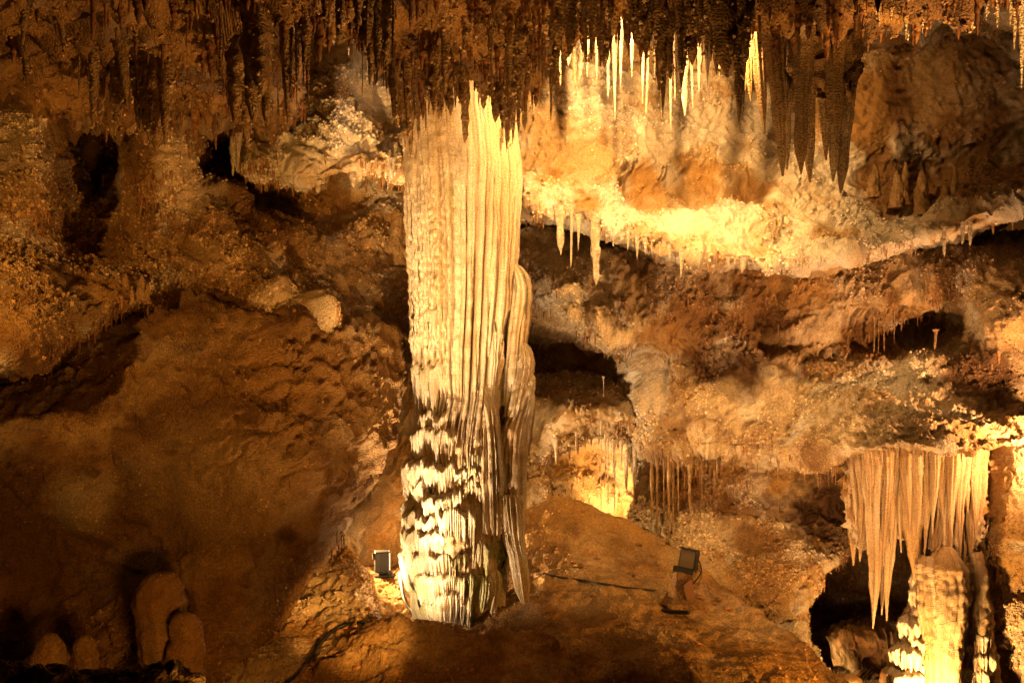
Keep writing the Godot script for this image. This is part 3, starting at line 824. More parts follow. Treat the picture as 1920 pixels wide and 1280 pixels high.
func ground() -> void:
	var xs := [540, 620, 690, 750, 810, 880, 960, 1040, 1120, 1200, 1280, 1360, 1440, 1520, 1600]
	var rows := [
		R(xs, [1080, 1060, 1060, 1060, 1060, 1060, 1060, 1030, 1040, 1070, 1120, 1180, 1240, 1300, 1380], [18.5, 19, 19, 19, 19.3, 20, 20.2, 20.3, 20.2, 19.8, 19.2, 18.4, 17.4, 16.4, 15.2]),
		R(xs, [1085, 1065, 1065, 1065, 1050, 1000, 965, 935, 952, 990, 1045, 1110, 1165, 1225, 1300], [18, 18.4, 18.4, 18.4, 18.4, 18.5, 18.5, 18.8, 18.6, 18.3, 17.7, 16.8, 15.9, 14.9, 13.8]),
		R(xs, [1095, 1080, 1080, 1082, 1070, 1040, 1000, 965, 985, 1030, 1085, 1145, 1195, 1250, 1330], [17.5, 17.7, 17.7, 17.7, 17.7, 17.8, 17.8, 18.1, 17.9, 17.5, 16.9, 16.1, 15.3, 14.3, 13.2]),
		R(xs, [1120, 1112, 1112, 1115, 1110, 1095, 1060, 1035, 1050, 1085, 1130, 1180, 1230, 1290, 1360], [16.8, 16.8, 16.8, 16.8, 16.8, 16.9, 17.0, 17.1, 16.9, 16.5, 16, 15.3, 14.5, 13.5, 12.8]),
		R(xs, [1160, 1155, 1155, 1158, 1165, 1160, 1130, 1100, 1110, 1135, 1170, 1215, 1265, 1325, 1390], [15.9, 15.9, 15.9, 15.9, 15.9, 16, 16.1, 16.1, 15.9, 15.6, 15.2, 14.5, 13.7, 12.9, 12.3]),
		R(xs, [1210, 1205, 1205, 1210, 1215, 1210, 1190, 1175, 1180, 1195, 1225, 1260, 1305, 1360, 1420], [14.9, 14.9, 14.9, 14.9, 14.9, 14.9, 15.0, 14.9, 14.7, 14.5, 14.1, 13.6, 13, 12.3, 11.9]),
		R(xs, [1270, 1265, 1265, 1265, 1268, 1265, 1255, 1245, 1248, 1260, 1280, 1310, 1350, 1400, 1450], [13.9, 13.9, 13.9, 13.9, 13.9, 13.9, 13.9, 13.8, 13.7, 13.5, 13.2, 12.8, 12.3, 11.8, 11.5]),
		R(xs, 1360, 12.6), R(xs, 1700, 8.5), R(xs, 3000, 3.5)]
	var st := {"big": 0.14, "ridge": 0.06, "fine": 0.03, "pop": 0.04, "crusty": -0.18, "coral": 0.06, "pale": 0.1, "crack": 0.02, "a": TAN, "b": OCHRE, "c": BROWN, "dirty": 0.5, "tone": 0.1,
		"lumps": [[at(900, 1150, 16), 0.8, 0.15], [at(1300, 1120, 16), 0.4, 0.1], [at(1160, 1225, 14.3), 0.55, -0.4], [at(1080, 1150, 15.4), 0.45, -0.25]],  # dents right of the column put its shadow into the shape
		"spots": [[at(1060, 950, 18.6), 1.0, OCHRE, 0.6], [at(1180, 990, 18.3), 0.8, OCHRE, 0.6], [at(1310, 1130, 16), 0.35, BROWN, 0.6], [at(1480, 1260, 14), 1.0, OCHRE, 0.7]]}
	structure("cave_floor", sheet(rows, 290, 290, st, "floor"), M.dirt, "silt floor of the cave rising to a mound right of the column", "ground")
	# ledge between boulder and pit
	var rows2 := [
		R([470, 540, 600, 635, 655, 672, 690], [1060, 1045, 1035, 1032, 1040, 1062, 1085], [16.8, 16.8, 16.9, 16.9, 16.9, 17.0, 17.2]),
		R([470, 540, 600, 640, 664, 684, 700], [1090, 1075, 1062, 1056, 1064, 1082, 1108], [15.9, 16, 16.1, 16.2, 16.2, 16.3, 16.6]),
		R([460, 530, 600, 650, 678, 692, 706], [1120, 1108, 1095, 1085, 1090, 1108, 1135], [15.2, 15.3, 15.4, 15.5, 15.6, 15.8, 16]),
		R([450, 520, 600, 660, 690, 702, 714], [1160, 1145, 1130, 1122, 1126, 1140, 1165], [14.5, 14.6, 14.7, 14.9, 15.0, 15.2, 15.5]),
		R([440, 520, 600, 660, 694, 708, 720], [1205, 1185, 1165, 1156, 1156, 1168, 1190], [13.9, 14.0, 14.1, 14.3, 14.5, 14.7, 15.2]),
		R([420, 500, 580, 640, 690, 710, 726], [1260, 1240, 1215, 1195, 1185, 1195, 1220], [13.2, 13.3, 13.5, 13.7, 13.9, 14.1, 14.6]),
		R([400, 490, 570, 630, 680, 710, 730], [1330, 1310, 1290, 1270, 1250, 1250, 1260], [12.5, 12.6, 12.8, 13, 13.2, 13.5, 14]),
		R([400, 480, 560, 620, 680, 710, 730], 1400, 12)]
	var st2 := {"big": 0.1, "ridge": 0.07, "fine": 0.04, "pop": 0.06, "crusty": -0.02, "coral": 0.2, "pale": 0.1, "a": CREAM, "b": TAN, "c": OCHRE, "dirty": 0.55, "lumps": [[at(575, 1240, 13.6), 0.3, -0.35]], "spots": [[at(600, 1120, 15), 0.8, CREAM, 0.6]]}
	structure("left_ledge", sheet(rows2, 160, 210, st2, "ledge"), M.dirt, "lit rocky ledge with a crumbling rim between boulder and column", "rock ledge")
	# hump before the column
	var xh := [590, 640, 700, 780, 860, 940, 1000, 1045, 1075, 1092, 1098]
	var crest := [1235, 1196, 1170, 1174, 1186, 1186, 1190, 1205, 1240, 1285, 1340]
	var rows3 := [R(xh, 1270, 14.6)]
	for k in 2:
		var line := []
		for y in crest:
			line.append(y + (14 if k == 0 else 2))
		rows3.append(R(xh, line, 14.0 if k == 0 else 13.6))
	for q in [[0.35, 13.1], [0.7, 12.5], [1.0, 12.0], [1.5, 11.2]]:
		var line := []
		for y in crest:
			line.append(lerpf(y, 1330.0, q[0]))
		rows3.append(R(xh, line, q[1]))
	var st3 := {"big": 0.14, "ridge": 0.09, "fine": 0.03, "pop": 0.05, "crusty": -0.05, "pale": 0.1, "a": TAN, "b": OCHRE, "c": BROWN, "dirty": 0.7,
		"lumps": [[at(610, 1260, 13), 0.3, 0.12], [at(900, 1240, 12.8), 0.5, -0.12]], "spots": [[at(920, 1225, 13), 0.45, BROWN, 0.7], [at(780, 1190, 13.4), 0.5, TAN, 0.8]]}
	structure("rock_hump", sheet(rows3, 240, 130, st3, "hump"), M.dirt, "low brown hump of rock and silt before the foot of the column", "rock")


# ------------------------------------------------------------------ the great column

func outline(y: float, ys: Array, vs: Array) -> float:
	for k in ys.size() - 1:
		if y <= ys[k + 1]:
			return lerpf(vs[k], vs[k + 1], clampf((y - ys[k]) / (ys[k + 1] - ys[k]), 0.0, 1.0))
	return vs[-1]


const CY := [60, 250, 330, 450, 560, 650, 740, 790, 830, 870, 960, 1010, 1080, 1130, 1175, 1230]
const CL := [735, 752, 757, 766, 771, 774, 786, 776, 768, 766, 764, 760, 770, 788, 812, 830]
const CR := [962, 974, 983, 978, 968, 958, 946, 940, 936, 934, 936, 944, 944, 926, 895, 880]


func column() -> void:
	var o := thing("limestone_column", "tall fluted limestone column in the middle, brightly lit, with terraced foot", "column", at(865, 1170, 16))
	var d := 16.0
	var mid := o.position
	# the fluted shaft: a full round of flutes, deep grooves between them, knobbly on the left
	var nu := 380
	var nv := 400
	var p := PackedVector3Array()
	var col := PackedColorArray()
	for j in nv + 1:
		var y := lerpf(60.0, 900.0, float(j) / nv)
		var l := outline(y, CY, CL)
		var r := outline(y, CY, CR)
		var c := at((l + r) * 0.5, y, d)
		var rad := (r - l) * 0.5 / F * d
		for i in nu + 1:
			var th := TAU * (i % nu) / nu
			var s := sin(th)
			# grooves wander a little; broad flutes towards the right, narrow ones at the left
			var wander := 0.16 * n_one.get_noise_2d(c.y * 0.5, s * 0.8)
			var g1 := absf(n_one.get_noise_3d(s * 5.2 + wander, c.y * 0.06, cos(th) * 5.2))
			var g2 := absf(n_one.get_noise_3d(s * 11.0 + wander * 2.0 + 30.0, c.y * 0.12, cos(th) * 11.0))
			var groove := 1.0 - smoothstep(0.0, 0.17, g1)
			var small := 1.0 - smoothstep(0.0, 0.3, g2)
			var v := c + Vector3(s, 0, cos(th)) * rad
			var low := smoothstep(-1.0, 1.5, EYE + 1.0 - c.y)
			var up := smoothstep(8.2, 6.6, c.y)             # the smooth head under the ceiling
			var leftish := smoothstep(0.35, -0.5, s)
			var grit := 1.0 + n_grit.get_noise_3d(v.x * 1.5, v.y * 0.6, v.z * 1.5)
			var cell := 1.0 + n_cell.get_noise_3d(v.x * 1.2, v.y * 0.6, v.z * 1.2)
			var h := -groove * (0.08 + 0.11 * low) * (0.35 + 0.65 * up) - small * 0.055 * (0.3 + 0.7 * up)
			h += (0.035 * leftish * up + 0.012) * (0.7 - grit) + 0.028 * leftish * up * (0.6 - cell) + 0.03 * n_fine.get_noise_3dv(v * 0.4) + 0.07 * n_big.get_noise_3d(v.x * 1.6, v.y * 0.5, v.z * 1.6)
			# the flutes end one by one above the foot
			var stop := 765.0 + 85.0 * smoothstep(-0.6, 0.4, s) + 85.0 * n_one.get_noise_2d(s * 11.0, 3.0)
			h -= 0.5 * smoothstep(stop - 20.0, stop + 60.0, y) * rad
			p.append(v + Vector3(s, 0, cos(th)) * h - mid)
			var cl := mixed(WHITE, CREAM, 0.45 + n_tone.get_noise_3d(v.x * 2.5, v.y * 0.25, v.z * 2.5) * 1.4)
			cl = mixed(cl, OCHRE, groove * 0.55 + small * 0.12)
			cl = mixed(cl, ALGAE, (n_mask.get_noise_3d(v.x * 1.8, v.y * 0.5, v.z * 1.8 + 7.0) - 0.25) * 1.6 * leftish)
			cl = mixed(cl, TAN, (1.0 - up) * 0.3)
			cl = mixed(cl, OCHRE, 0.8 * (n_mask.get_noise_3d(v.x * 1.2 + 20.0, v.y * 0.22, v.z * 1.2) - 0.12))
			cl.a = 1.0
			col.append(cl)
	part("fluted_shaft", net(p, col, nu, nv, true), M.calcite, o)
	# the core of the foot
	p = PackedVector3Array()
	col = PackedColorArray()
	nu = 200
	nv = 170
	for j in nv + 1:
		var y := lerpf(720.0, 1230.0, float(j) / nv)
		var l := outline(y, CY, CL) + 14.0
		var r := outline(y, CY, CR) - 4.0
		var c := at((l + r) * 0.5, y, d)
		var rad := (r - l) * 0.5 / F * d * lerpf(0.72, 1.0, smoothstep(720.0, 850.0, y))
		for i in nu + 1:
			var th := TAU * (i % nu) / nu
			var s := sin(th)
			var v := c + Vector3(s, 0, cos(th)) * rad
			var rib := absf(n_one.get_noise_3d(s * 9.0, c.y * 0.3, cos(th) * 9.0))
			var cell := 1.0 + n_cell.get_noise_3d(v.x, v.y * 0.7, v.z)
			v += Vector3(s, 0, cos(th)) * (0.06 * (0.6 - cell) + 0.07 * rib + 0.08 * n_fine.get_noise_3dv(v * 0.4))
			p.append(v - mid)
			var cl := mixed(CREAM, TAN, 0.4 + n_tone.get_noise_3dv(v * 2.0))
			cl = mixed(cl, ALGAE, (n_mask.get_noise_3d(v.x * 1.8, v.y, v.z * 1.8 + 7.0) - 0.1) * 1.8)
			cl.a = 1.0
			col.append(cl)
	part("foot", net(p, col, nu, nv, true), M.calcite, o)
	# terraces: lip height, from and to (in pixels across), drape length, how far the lip stands out
	for t in [[592, 754, 834, 60, 0.10], [684, 752, 838, 75, 0.14], [778, 762, 852, 44, 0.16], [806, 750, 864, 66, 0.2], [868, 746, 870, 46, 0.24], [902, 764, 806, 30, 0.14], [922, 796, 876, 32, 0.2], [944, 742, 770, 32, 0.2], [962, 756, 830, 44, 0.24], [952, 822, 914, 100, 0.16], [990, 746, 848, 52, 0.22], [1030, 744, 892, 44, 0.2], [1062, 752, 908, 46, 0.2], [1010, 892, 952, 66, 0.2], [1072, 890, 948, 66, 0.2], [1098, 760, 906, 54, 0.17], [1132, 776, 902, 50, 0.14], [1150, 800, 890, 40, 0.1], [850, 872, 938, 46, 0.10], [905, 880, 938, 50, 0.08], [870, 780, 936, 20, 0.06]]:
		part("terrace", terrace(t[0], t[1], t[2], t[3], t[4] * 0.72, d, mid), M.calcite, o)
	# bodies that grew against the right side, front view: path x, y, radius in pixels
	var lobe_a := [[964, 500, 10], [974, 525, 15], [976, 560, 16], [968, 620, 17], [962, 690, 17], [956, 760, 14]]
	var lobe_b := [[980, 644, 5], [982, 662, 13], [982, 690, 15], [974, 730, 16], [964, 780, 14]]
	var lobe_c := [[990, 734, 6], [984, 756, 15], [970, 800, 22], [964, 850, 22], [962, 930, 20], [958, 1010, 18]]
	var lobe_d := [[994, 698, 3], [995, 712, 6], [991, 740, 7], [984, 770, 7]]
	var tail := [[955, 930, 18], [962, 1000, 16], [970, 1040, 13], [976, 1080, 12], [980, 1110, 9], [983, 1130, 4]]
	var strip := [[905, 720, 6], [914, 770, 15], [920, 840, 18], [922, 920, 19], [924, 980, 18], [926, 1010, 10]]
	var seedling := 1.0
	for b in [[lobe_a, 15.85], [lobe_b, 15.75], [lobe_c, 15.8], [lobe_d, 15.7], [tail, 15.65], [strip, 15.62]]:
		var path := []
		var radii := []
		for q in b[0]:
			path.append(at(q[0], q[1], b[1]) - mid)
			radii.append(q[2] / F * b[1])
		path.push_front(path[0] + Vector3(0, 0.02, 0))
		radii.push_front(0.01)
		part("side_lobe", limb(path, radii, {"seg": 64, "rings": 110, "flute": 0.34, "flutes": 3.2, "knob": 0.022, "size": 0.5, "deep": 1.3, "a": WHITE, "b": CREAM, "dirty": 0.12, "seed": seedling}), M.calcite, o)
		seedling += 1.0


func terrace(y: float, x0: float, x1: float, drop: float, out: float, d: float, mid: Vector3) -> ArrayMesh:
	var nu := int((x1 - x0) * 1.9)
	var l0 := outline(y, CY, CL)
	var r0 := outline(y, CY, CR)
	var cx := (l0 + r0) * 0.5
	var hw := (r0 - l0) * 0.5
	var t0 := -PI * 0.62 if x0 <= l0 + 6.0 else asin(clampf((x0 - cx) / hw, -1, 1))
	var t1 := PI * 0.62 if x1 >= r0 - 4.0 else asin(clampf((x1 - cx) / hw, -1, 1))
	nu = maxi(nu, int((t1 - t0) / PI * 260))
	var profile := 15
	var p := PackedVector3Array()
	var col := PackedColorArray()
	p.resize((nu + 1) * (profile + 1))
	col.resize(p.size())
	for i in nu + 1:
		var f := float(i) / nu
		var th := lerpf(t0, t1, f)
		var s := sin(th)
		var key := Vector3(s * 4.0, y * 0.07, cos(th) * 4.0)
		var window := smoothstep(0.0, 0.12, f) * smoothstep(1.0, 0.88, f)
		var wav := n_one.get_noise_3d(key.x, key.y, key.z)
		var rib := absf(n_one.get_noise_3d(key.x * 5.0, key.y + 3.0, key.z * 5.0))
		var tooth := 1.0 - smoothstep(0.0, 0.5, rib)
		var yy := y + wav * 12.0 + 5.0 * n_one.get_noise_3d(key.x * 2.2, key.y, key.z * 2.2)
		var l := outline(yy, CY, CL)
		var r := outline(yy, CY, CR)
		var c := at((l + r) * 0.5, yy, d)
		var rad := (r - l) * 0.5 / F * d
		var lip := rad + out * (window * (0.75 + 0.5 * wav) - 0.25) - 0.035 * (1.0 - tooth)
		var fall := drop / F * d * (0.45 + 0.35 * tooth + 0.5 * absf(wav) + 0.3 * n_one.get_noise_3d(key.x * 9.0, key.y, key.z * 9.0)) * (0.4 + 0.6 * window)
		for j in profile + 1:
			var rr := 0.0
			var dy := 0.0
			if j <= 4:
				var a := j / 4.0
				rr = lerpf(rad * 0.8, lip, 1.0 - pow(1.0 - a, 2.0))
				dy = 0.10 * (1.0 - a) + 0.03 * sin(a * PI)
			elif j <= 12:
				var a := (j - 4) / 8.0
				rr = lip - 0.10 * a * a - 0.05 * (1.0 - tooth) * a
				dy = -fall * a
			else:
				var a := (j - 12) / 3.0
				rr = lip - 0.10 - 0.05 * (1.0 - tooth) - 0.12 * a
				dy = -fall * (1.0 - 0.6 * a)
			var v := c + Vector3(s, 0, cos(th)) * rr + Vector3.UP * dy
			var e := n_fine.get_noise_3dv(v * 1.5)
			var grit := 1.0 + n_grit.get_noise_3dv(v * 1.4)
			v += Vector3(s, 0.3, cos(th)) * (0.03 * e + 0.02 * (0.6 - grit))
			p[j * (nu + 1) + i] = v - mid
			var cl := mixed(WHITE, CREAM, 0.3 + e * 0.8)
			cl = mixed(cl, OCHRE, (1.0 - tooth) * 0.35 * float(j > 4))
			cl = mixed(cl, ALGAE, (n_mask.get_noise_3d(v.x * 1.8, v.y, v.z * 1.8 + 7.0) + 0.35 * smoothstep(-0.2, 0.7, s) - 0.12) * 1.7)
			cl.a = 1.0
			col[j * (nu + 1) + i] = cl
	return net(p, col, nu, profile, false)


# ------------------------------------------------------------------ what hangs

const TX := [-80, 0, 60, 130, 200, 250, 300, 350, 400, 430, 470, 520, 560, 610, 690, 720, 760, 800, 850, 880, 915, 950, 985, 1010, 1040, 1060, 1100, 1150, 1200, 1235, 1260, 1300, 1340, 1385, 1410]
const TY := [190, 190, 170, 205, 265, 275, 290, 215, 215, 240, 300, 270, 200, 70, 110, 230, 290, 235, 220, 190, 210, 275, 215, 180, 200, 110, 115, 130, 110, 185, 200, 120, 140, 195, 110]


var spikes := {}
var counted := []          # [node, class, zone, x in the picture], labelled once all hang


func hang(root: Vector3, tip: Vector3, r: float, kind: int, zone: String, stretch := 1.0) -> MeshInstance3D:
	var pool: Array = spikes[kind]
	var o := part("stalactite", pool[rng.randi() % pool.size()], M.rock)
	var along := root - tip
	var len := along.length()
	var b := Basis()
	b.y = along
	var side := Vector3.RIGHT.rotated(Vector3.UP, rng.randf() * TAU)
	b.z = side.cross(along).normalized() * r
	b.x = along.cross(b.z).normalized() * r
	o.transform = Transform3D(b, root)
	var size := "long" if len > 1.1 else ("middling" if len > 0.5 else "short")
	var build := ["tapering", "stout knobby", "thin straw-like", "lumpy"]
	counted.append([o, "%s %s" % [size, build[kind % 4]], zone, 960.0 + tip.x / -tip.z * F])
	return o


func zone_of(x: float) -> String:
	if x < 420: return "over the left wall"
	if x < 735: return "over the pale gap"
	if x < 1000: return "before the column's head"
	if x < 1420: return "before the glowing recess"
	return "over the upper right corner"


func hanging() -> void:
	for kind in 8:
		spikes[kind] = []
		for k in 7:
			spikes[kind].append(spike(kind % 4, kind * 10 + k, kind > 3))
	# the thicket: roots all over the ceiling, tips no lower than the fringe in the photograph
	var n := 0
	var tries := 0
	while n < 180 and tries < 6000:
		tries += 1
		var x := rng.randf_range(-30, 1410)
		var d := rng.randf_range(9.6, 15.4)
		if x > 1030.0:
			d = rng.randf_range(8.4, 9.8)
		elif x < 420.0:
			d = rng.randf_range(11.3, 15.4)
		elif x > 540.0 and x < 735.0:
			d = rng.randf_range(8.6, 10.0)
		if x > 545.0 and x < 735.0 and rng.randf() < 0.6:
			continue
		var low := outline(x, TX, TY)
		var root_y := 640.0 - 3.75 * F / d
		var y := lerpf(maxf(root_y + 20.0, 0.0), low, sqrt(rng.randf()))
		if y < root_y + 16.0 or y > low:
			continue
		var tip := at(x, y, d)
		var root := Vector3(tip.x + rng.randf_range(-0.04, 0.04), 8.6, tip.z)
		var len := root.y - tip.y
		if len > 2.2:
			continue
		var pick := rng.randf()
		var kind := 0 if pick < 0.2 else (1 if pick < 0.52 else (2 if pick < 0.72 else 3))
		var r := clampf(len * rng.randf_range(0.07, 0.17), 0.045, 0.19)
		if kind == 2:
			r = rng.randf_range(0.03, 0.05)
		hang(root, tip, r, kind, zone_of(x))
		n += 1
	# the ragged fringe before the head of the column
	n = 0
	while n < 36:
		var x := rng.randf_range(735, 1005)
		var d := rng.randf_range(11.8, 13.9)
		var low := outline(x, TX, TY)
		var y := lerpf(low - 75.0, low, rng.randf())
		var tip := at(x, y, d)
		var pick := rng.randf()
		var kind := 0 if pick < 0.25 else (1 if pick < 0.55 else (2 if pick < 0.75 else 3))
		hang(Vector3(tip.x, 8.6, tip.z), tip, 0.035 if kind == 2 else rng.randf_range(0.06, 0.15), kind, zone_of(x))
		n += 1
	# golden lamplit ones at the back, lightened in colour, from the high roof of the recess
	for q in [[1052, 170, 15.5], [1068, 130, 16], [1085, 185, 16.2], [1102, 150, 15.2], [1118, 165, 16], [1140, 190, 15.8], [1152, 240, 16], [1166, 175, 15.4], [1186, 150, 15], [1206, 205, 15.2], [1214, 225, 15.4], [1226, 190, 15.8], [1244, 160, 15], [1258, 262, 15.2], [1270, 200, 15.6], [1284, 230, 15.2], [1296, 215, 15], [1312, 180, 15.4], [1326, 170, 15.8], [1350, 150, 15.2], [1378, 140, 15.6], [1392, 180, 15], [600, 120, 15.4], [625, 90, 15.8], [655, 110, 15.2], [560, 150, 15], [690, 170, 15.4]]:
		var tip := at(q[0], q[1] * 0.95, q[2])
		var kind := 1 if rng.randf() < 0.4 else (3 if rng.randf() < 0.6 else 0)
		hang(Vector3(tip.x, 10.75, tip.z), tip, rng.randf_range(0.07, 0.15), kind + 4, "at the back of the recess")
	# the ones that stand out: root x, tip x, tip y, depth, radius in pixels, kind
	for q in [[222, 238, 205, 11.2, 24, 0], [262, 268, 250, 11.6, 22, 0], [112, 118, 102, 10.4, 15, 0], [45, 44, 85, 10.2, 17, 3], [414, 415, 135, 10, 9, 2], [575, 577, 208, 10, 12, 0], [558, 556, 200, 10, 9, 0], [545, 546, 193, 10, 4, 2], [797, 797, 245, 13.4, 6, 2], [804, 803, 216, 13.4, 5, 2], [680, 679, 190, 10.4, 3, 2], [695, 697, 160, 10.4, 17, 3], [872, 872, 270, 13.7, 12, 1], [950, 951, 285, 13.8, 12, 0], [963, 962, 270, 13.9, 9, 3], [978, 978, 212, 14, 6, 2], [937, 938, 190, 13.7, 8, 0], [984, 985, 245, 13.6, 9, 1], [972, 971, 250, 13.2, 8, 3], [905, 906, 205, 13.5, 10, 1], [770, 771, 295, 13.6, 9, 1], [783, 784, 262, 13.3, 8, 3], [760, 760, 285, 13.8, 8, 0], [1035, 1035, 228, 11.2, 9, 3], [998, 997, 210, 12.6, 8, 0], [1052, 1053, 162, 9.8, 6, 2], [1095, 1096, 122, 9.6, 14, 3], [1133, 1133, 128, 9.7, 20, 1], [1110, 1111, 90, 9.5, 16, 3], [1177, 1177, 72, 9.4, 7, 3], [1235, 1236, 184, 9.7, 18, 0], [1203, 1203, 142, 9.7, 5, 2], [1246, 1245, 220, 9.8, 8, 1], [1363, 1364, 100, 9.7, 16, 1], [1386, 1388, 235, 9.9, 12, 1], [1396, 1396, 210, 9.9, 9, 3]]:
		var tip := at(q[1], q[2], q[3])
		hang(Vector3((q[0] - 960.0) / F * q[3], 8.6, tip.z), tip, q[4] / F * q[3], q[5], zone_of(q[1]))
	# bright teeth at the upper right corner
	for q in [[1648, 50, 8], [1672, 42, 7], [1697, 75, 14], [1733, 65, 10], [1766, 22, 6], [1788, 30, 8], [1800, 24, 7], [1812, 52, 9], [1822, 60, 9], [1850, 36, 9], [1869, 52, 8], [1896, 50, 10], [1905, 95, 9], [1917, 165, 9]]:
		var tip := at(q[0], q[1], 9.75)
		hang(Vector3(tip.x, 8.6, tip.z), tip, q[2] / F * 9.75, 4 if q[2] > 9 else 7, "over the upper right corner")
	# fringe of the balcony's lip
	for q in [[1050, 478, 9, 1], [1072, 500, 5, 2], [1085, 470, 5, 0], [1116, 535, 11, 1], [1150, 462, 4, 2], [1178, 470, 5, 0], [1195, 485, 5, 0], [1210, 478, 6, 0], [1238, 480, 4, 2], [1256, 488, 5, 0], [1279, 522, 6, 0], [1300, 492, 4, 2], [1324, 494, 4, 2], [1366, 500, 6, 0], [1395, 512, 9, 0], [1412, 495, 4, 0], [1430, 494, 5, 0], [1490, 500, 4, 2], [1504, 512, 4, 0], [1516, 502, 4, 2], [1660, 470, 4, 2], [1710, 472, 3, 2], [1752, 455, 3, 2], [1770, 470, 5, 1], [1806, 448, 5, 1], [1820, 452, 4, 1], [1222, 474, 3, 2], [1340, 492, 3, 0], [1378, 498, 3, 2], [1540, 500, 3, 2]]:
		var lx := [940, 1000, 1060, 1130, 1200, 1270, 1340, 1410, 1480, 1550, 1620, 1700, 1780, 1860, 1960]
		var top: float = outline(q[0], lx, [385, 390, 400, 424, 446, 466, 478, 486, 490, 482, 466, 442, 420, 400, 360]) - 6.0
		var d := outline(q[0], lx, [17.4, 17.0, 16.9, 16.75, 16.6, 16.45, 16.35, 16.35, 16.35, 16.45, 16.45, 16.4, 16.3, 16.1, 15.9])
		d -= 0.22
		hang(at(q[0], top + (4.0 if q[0] < 1600 else 12.0), d), at(q[0], q[1] + (0.0 if q[0] < 1600 else 10.0), d), q[2] / F * d * 1.25, 4 + q[3], "along the balcony's lip")
	# under the pale hanging ledge, the small spears left of the column, and the alcove
	for q in [[437, 330, 9, 15.9, 262, 3], [447, 322, 8, 15.9, 255, 0], [728, 362, 5, 15.6, 300, 0], [737, 350, 4, 15.6, 300, 0], [597, 362, 12, 15.75, 320, 1], [529, 350, 6, 15.8, 315, 1], [661, 352, 9, 15.8, 305, 1]]:
		hang(at(q[0], q[4], q[3]), at(q[0], q[1], q[3]), q[2] / F * q[3], 4 + q[5], "under the pale hanging ledge")
	for q in [[1042, 872, 6, 825, 0], [1080, 850, 3, 812, 2], [1127, 958, 2.5, 800, 2], [1140, 962, 3, 830, 2], [1135, 905, 3, 820, 2], [1153, 958, 3.5, 835, 2], [1188, 945, 3, 835, 2], [1165, 880, 4, 830, 3], [1175, 920, 5, 850, 1], [1190, 915, 6, 840, 1], [1205, 912, 5, 850, 0], [1150, 900, 4, 830, 3], [1132, 745, 3, 708, 2]]:
		hang(at(q[0], q[3], 19.5), at(q[0], q[1], 19.5), q[2] / F * 19.5, 4 + q[4], "in the small glowing alcove")
	# thin ones under the pinkish wall
	for q in [[1640, 665, 5, 600, 17.9], [1648, 675, 2.5, 600, 17.9], [1658, 660, 3, 595, 17.9], [1677, 648, 2.5, 590, 17.9], [1755, 655, 8, 620, 17.2], [1262, 1000, 4, 860, 18], [1284, 940, 3, 850, 17.9], [1305, 895, 5, 850, 17.8], [1340, 920, 4, 850, 17.8], [1345, 900, 4, 852, 17.7], [1400, 890, 3, 850, 17.7], [1480, 890, 5, 850, 17.3], [1495, 885, 5, 850, 17.3], [1560, 895, 6, 840, 16.9], [1567, 910, 5, 840, 16.9], [1575, 880, 6, 840, 16.9], [1330, 890, 3, 848, 17.8], [1420, 885, 3, 850, 17.7], [1445, 880, 4, 850, 17.6], [1520, 880, 4, 845, 17.1], [1850, 880, 5, 830, 16.2], [1862, 895, 4, 830, 16.1], [1835, 880, 5, 830, 16.2], [1815, 870, 4, 832, 16.3], [1222, 985, 4, 870, 18.1], [1232, 1010, 6, 870, 18.1], [1245, 960, 3, 865, 18], [1254, 1020, 5, 862, 18], [1272, 970, 4, 858, 17.9], [1294, 960, 5, 855, 17.8], [1316, 945, 3, 852, 17.8], [1355, 880, 3, 852, 17.6], [1375, 885, 3, 852, 17.6], [1460, 900, 4, 852, 17.4], [1508, 905, 5, 848, 17.0], [1535, 915, 5, 846, 16.8], [1548, 890, 4, 844, 16.7], [1590, 900, 4, 838, 16.2], [1602, 885, 4, 836, 15.9]]:
		hang(at(q[0], q[3], q[4]), at(q[0], q[1], q[4]), q[2] / F * q[4], rng.randi() % 4, "along the pinkish wall's rim")
	label_spikes()
	big_drapery()
	popcorn()


func label_spikes() -> void:
	var nth := ["first", "second", "third", "fourth", "fifth", "sixth", "seventh", "eighth", "ninth", "tenth", "eleventh", "twelfth", "thirteenth", "fourteenth", "fifteenth", "sixteenth", "seventeenth", "eighteenth", "nineteenth", "twentieth"]
	var sets := {}
	for c in counted:
		var key: String = c[1] + "|" + c[2]
		if not sets.has(key):
			sets[key] = []
		sets[key].append(c)
	for key in sets:
		var list: Array = sets[key]
		list.sort_custom(func(a, b): return a[3] < b[3])
		for k in list.size():
			var c: Array = list[k]
			var text: String
			if list.size() == 1:
				text = "the only %s stalactite %s" % [c[1], c[2]]
			elif k < nth.size():
				text = "%s from the left of the %s stalactites %s" % [nth[k], c[1], c[2]]
			else:
				text = "%s from the right of the %s stalactites %s" % [nth[mini(list.size() - 1 - k, 19)], c[1], c[2]]
			tag(c[0], text, "stalactite", "stalactites " + c[2])


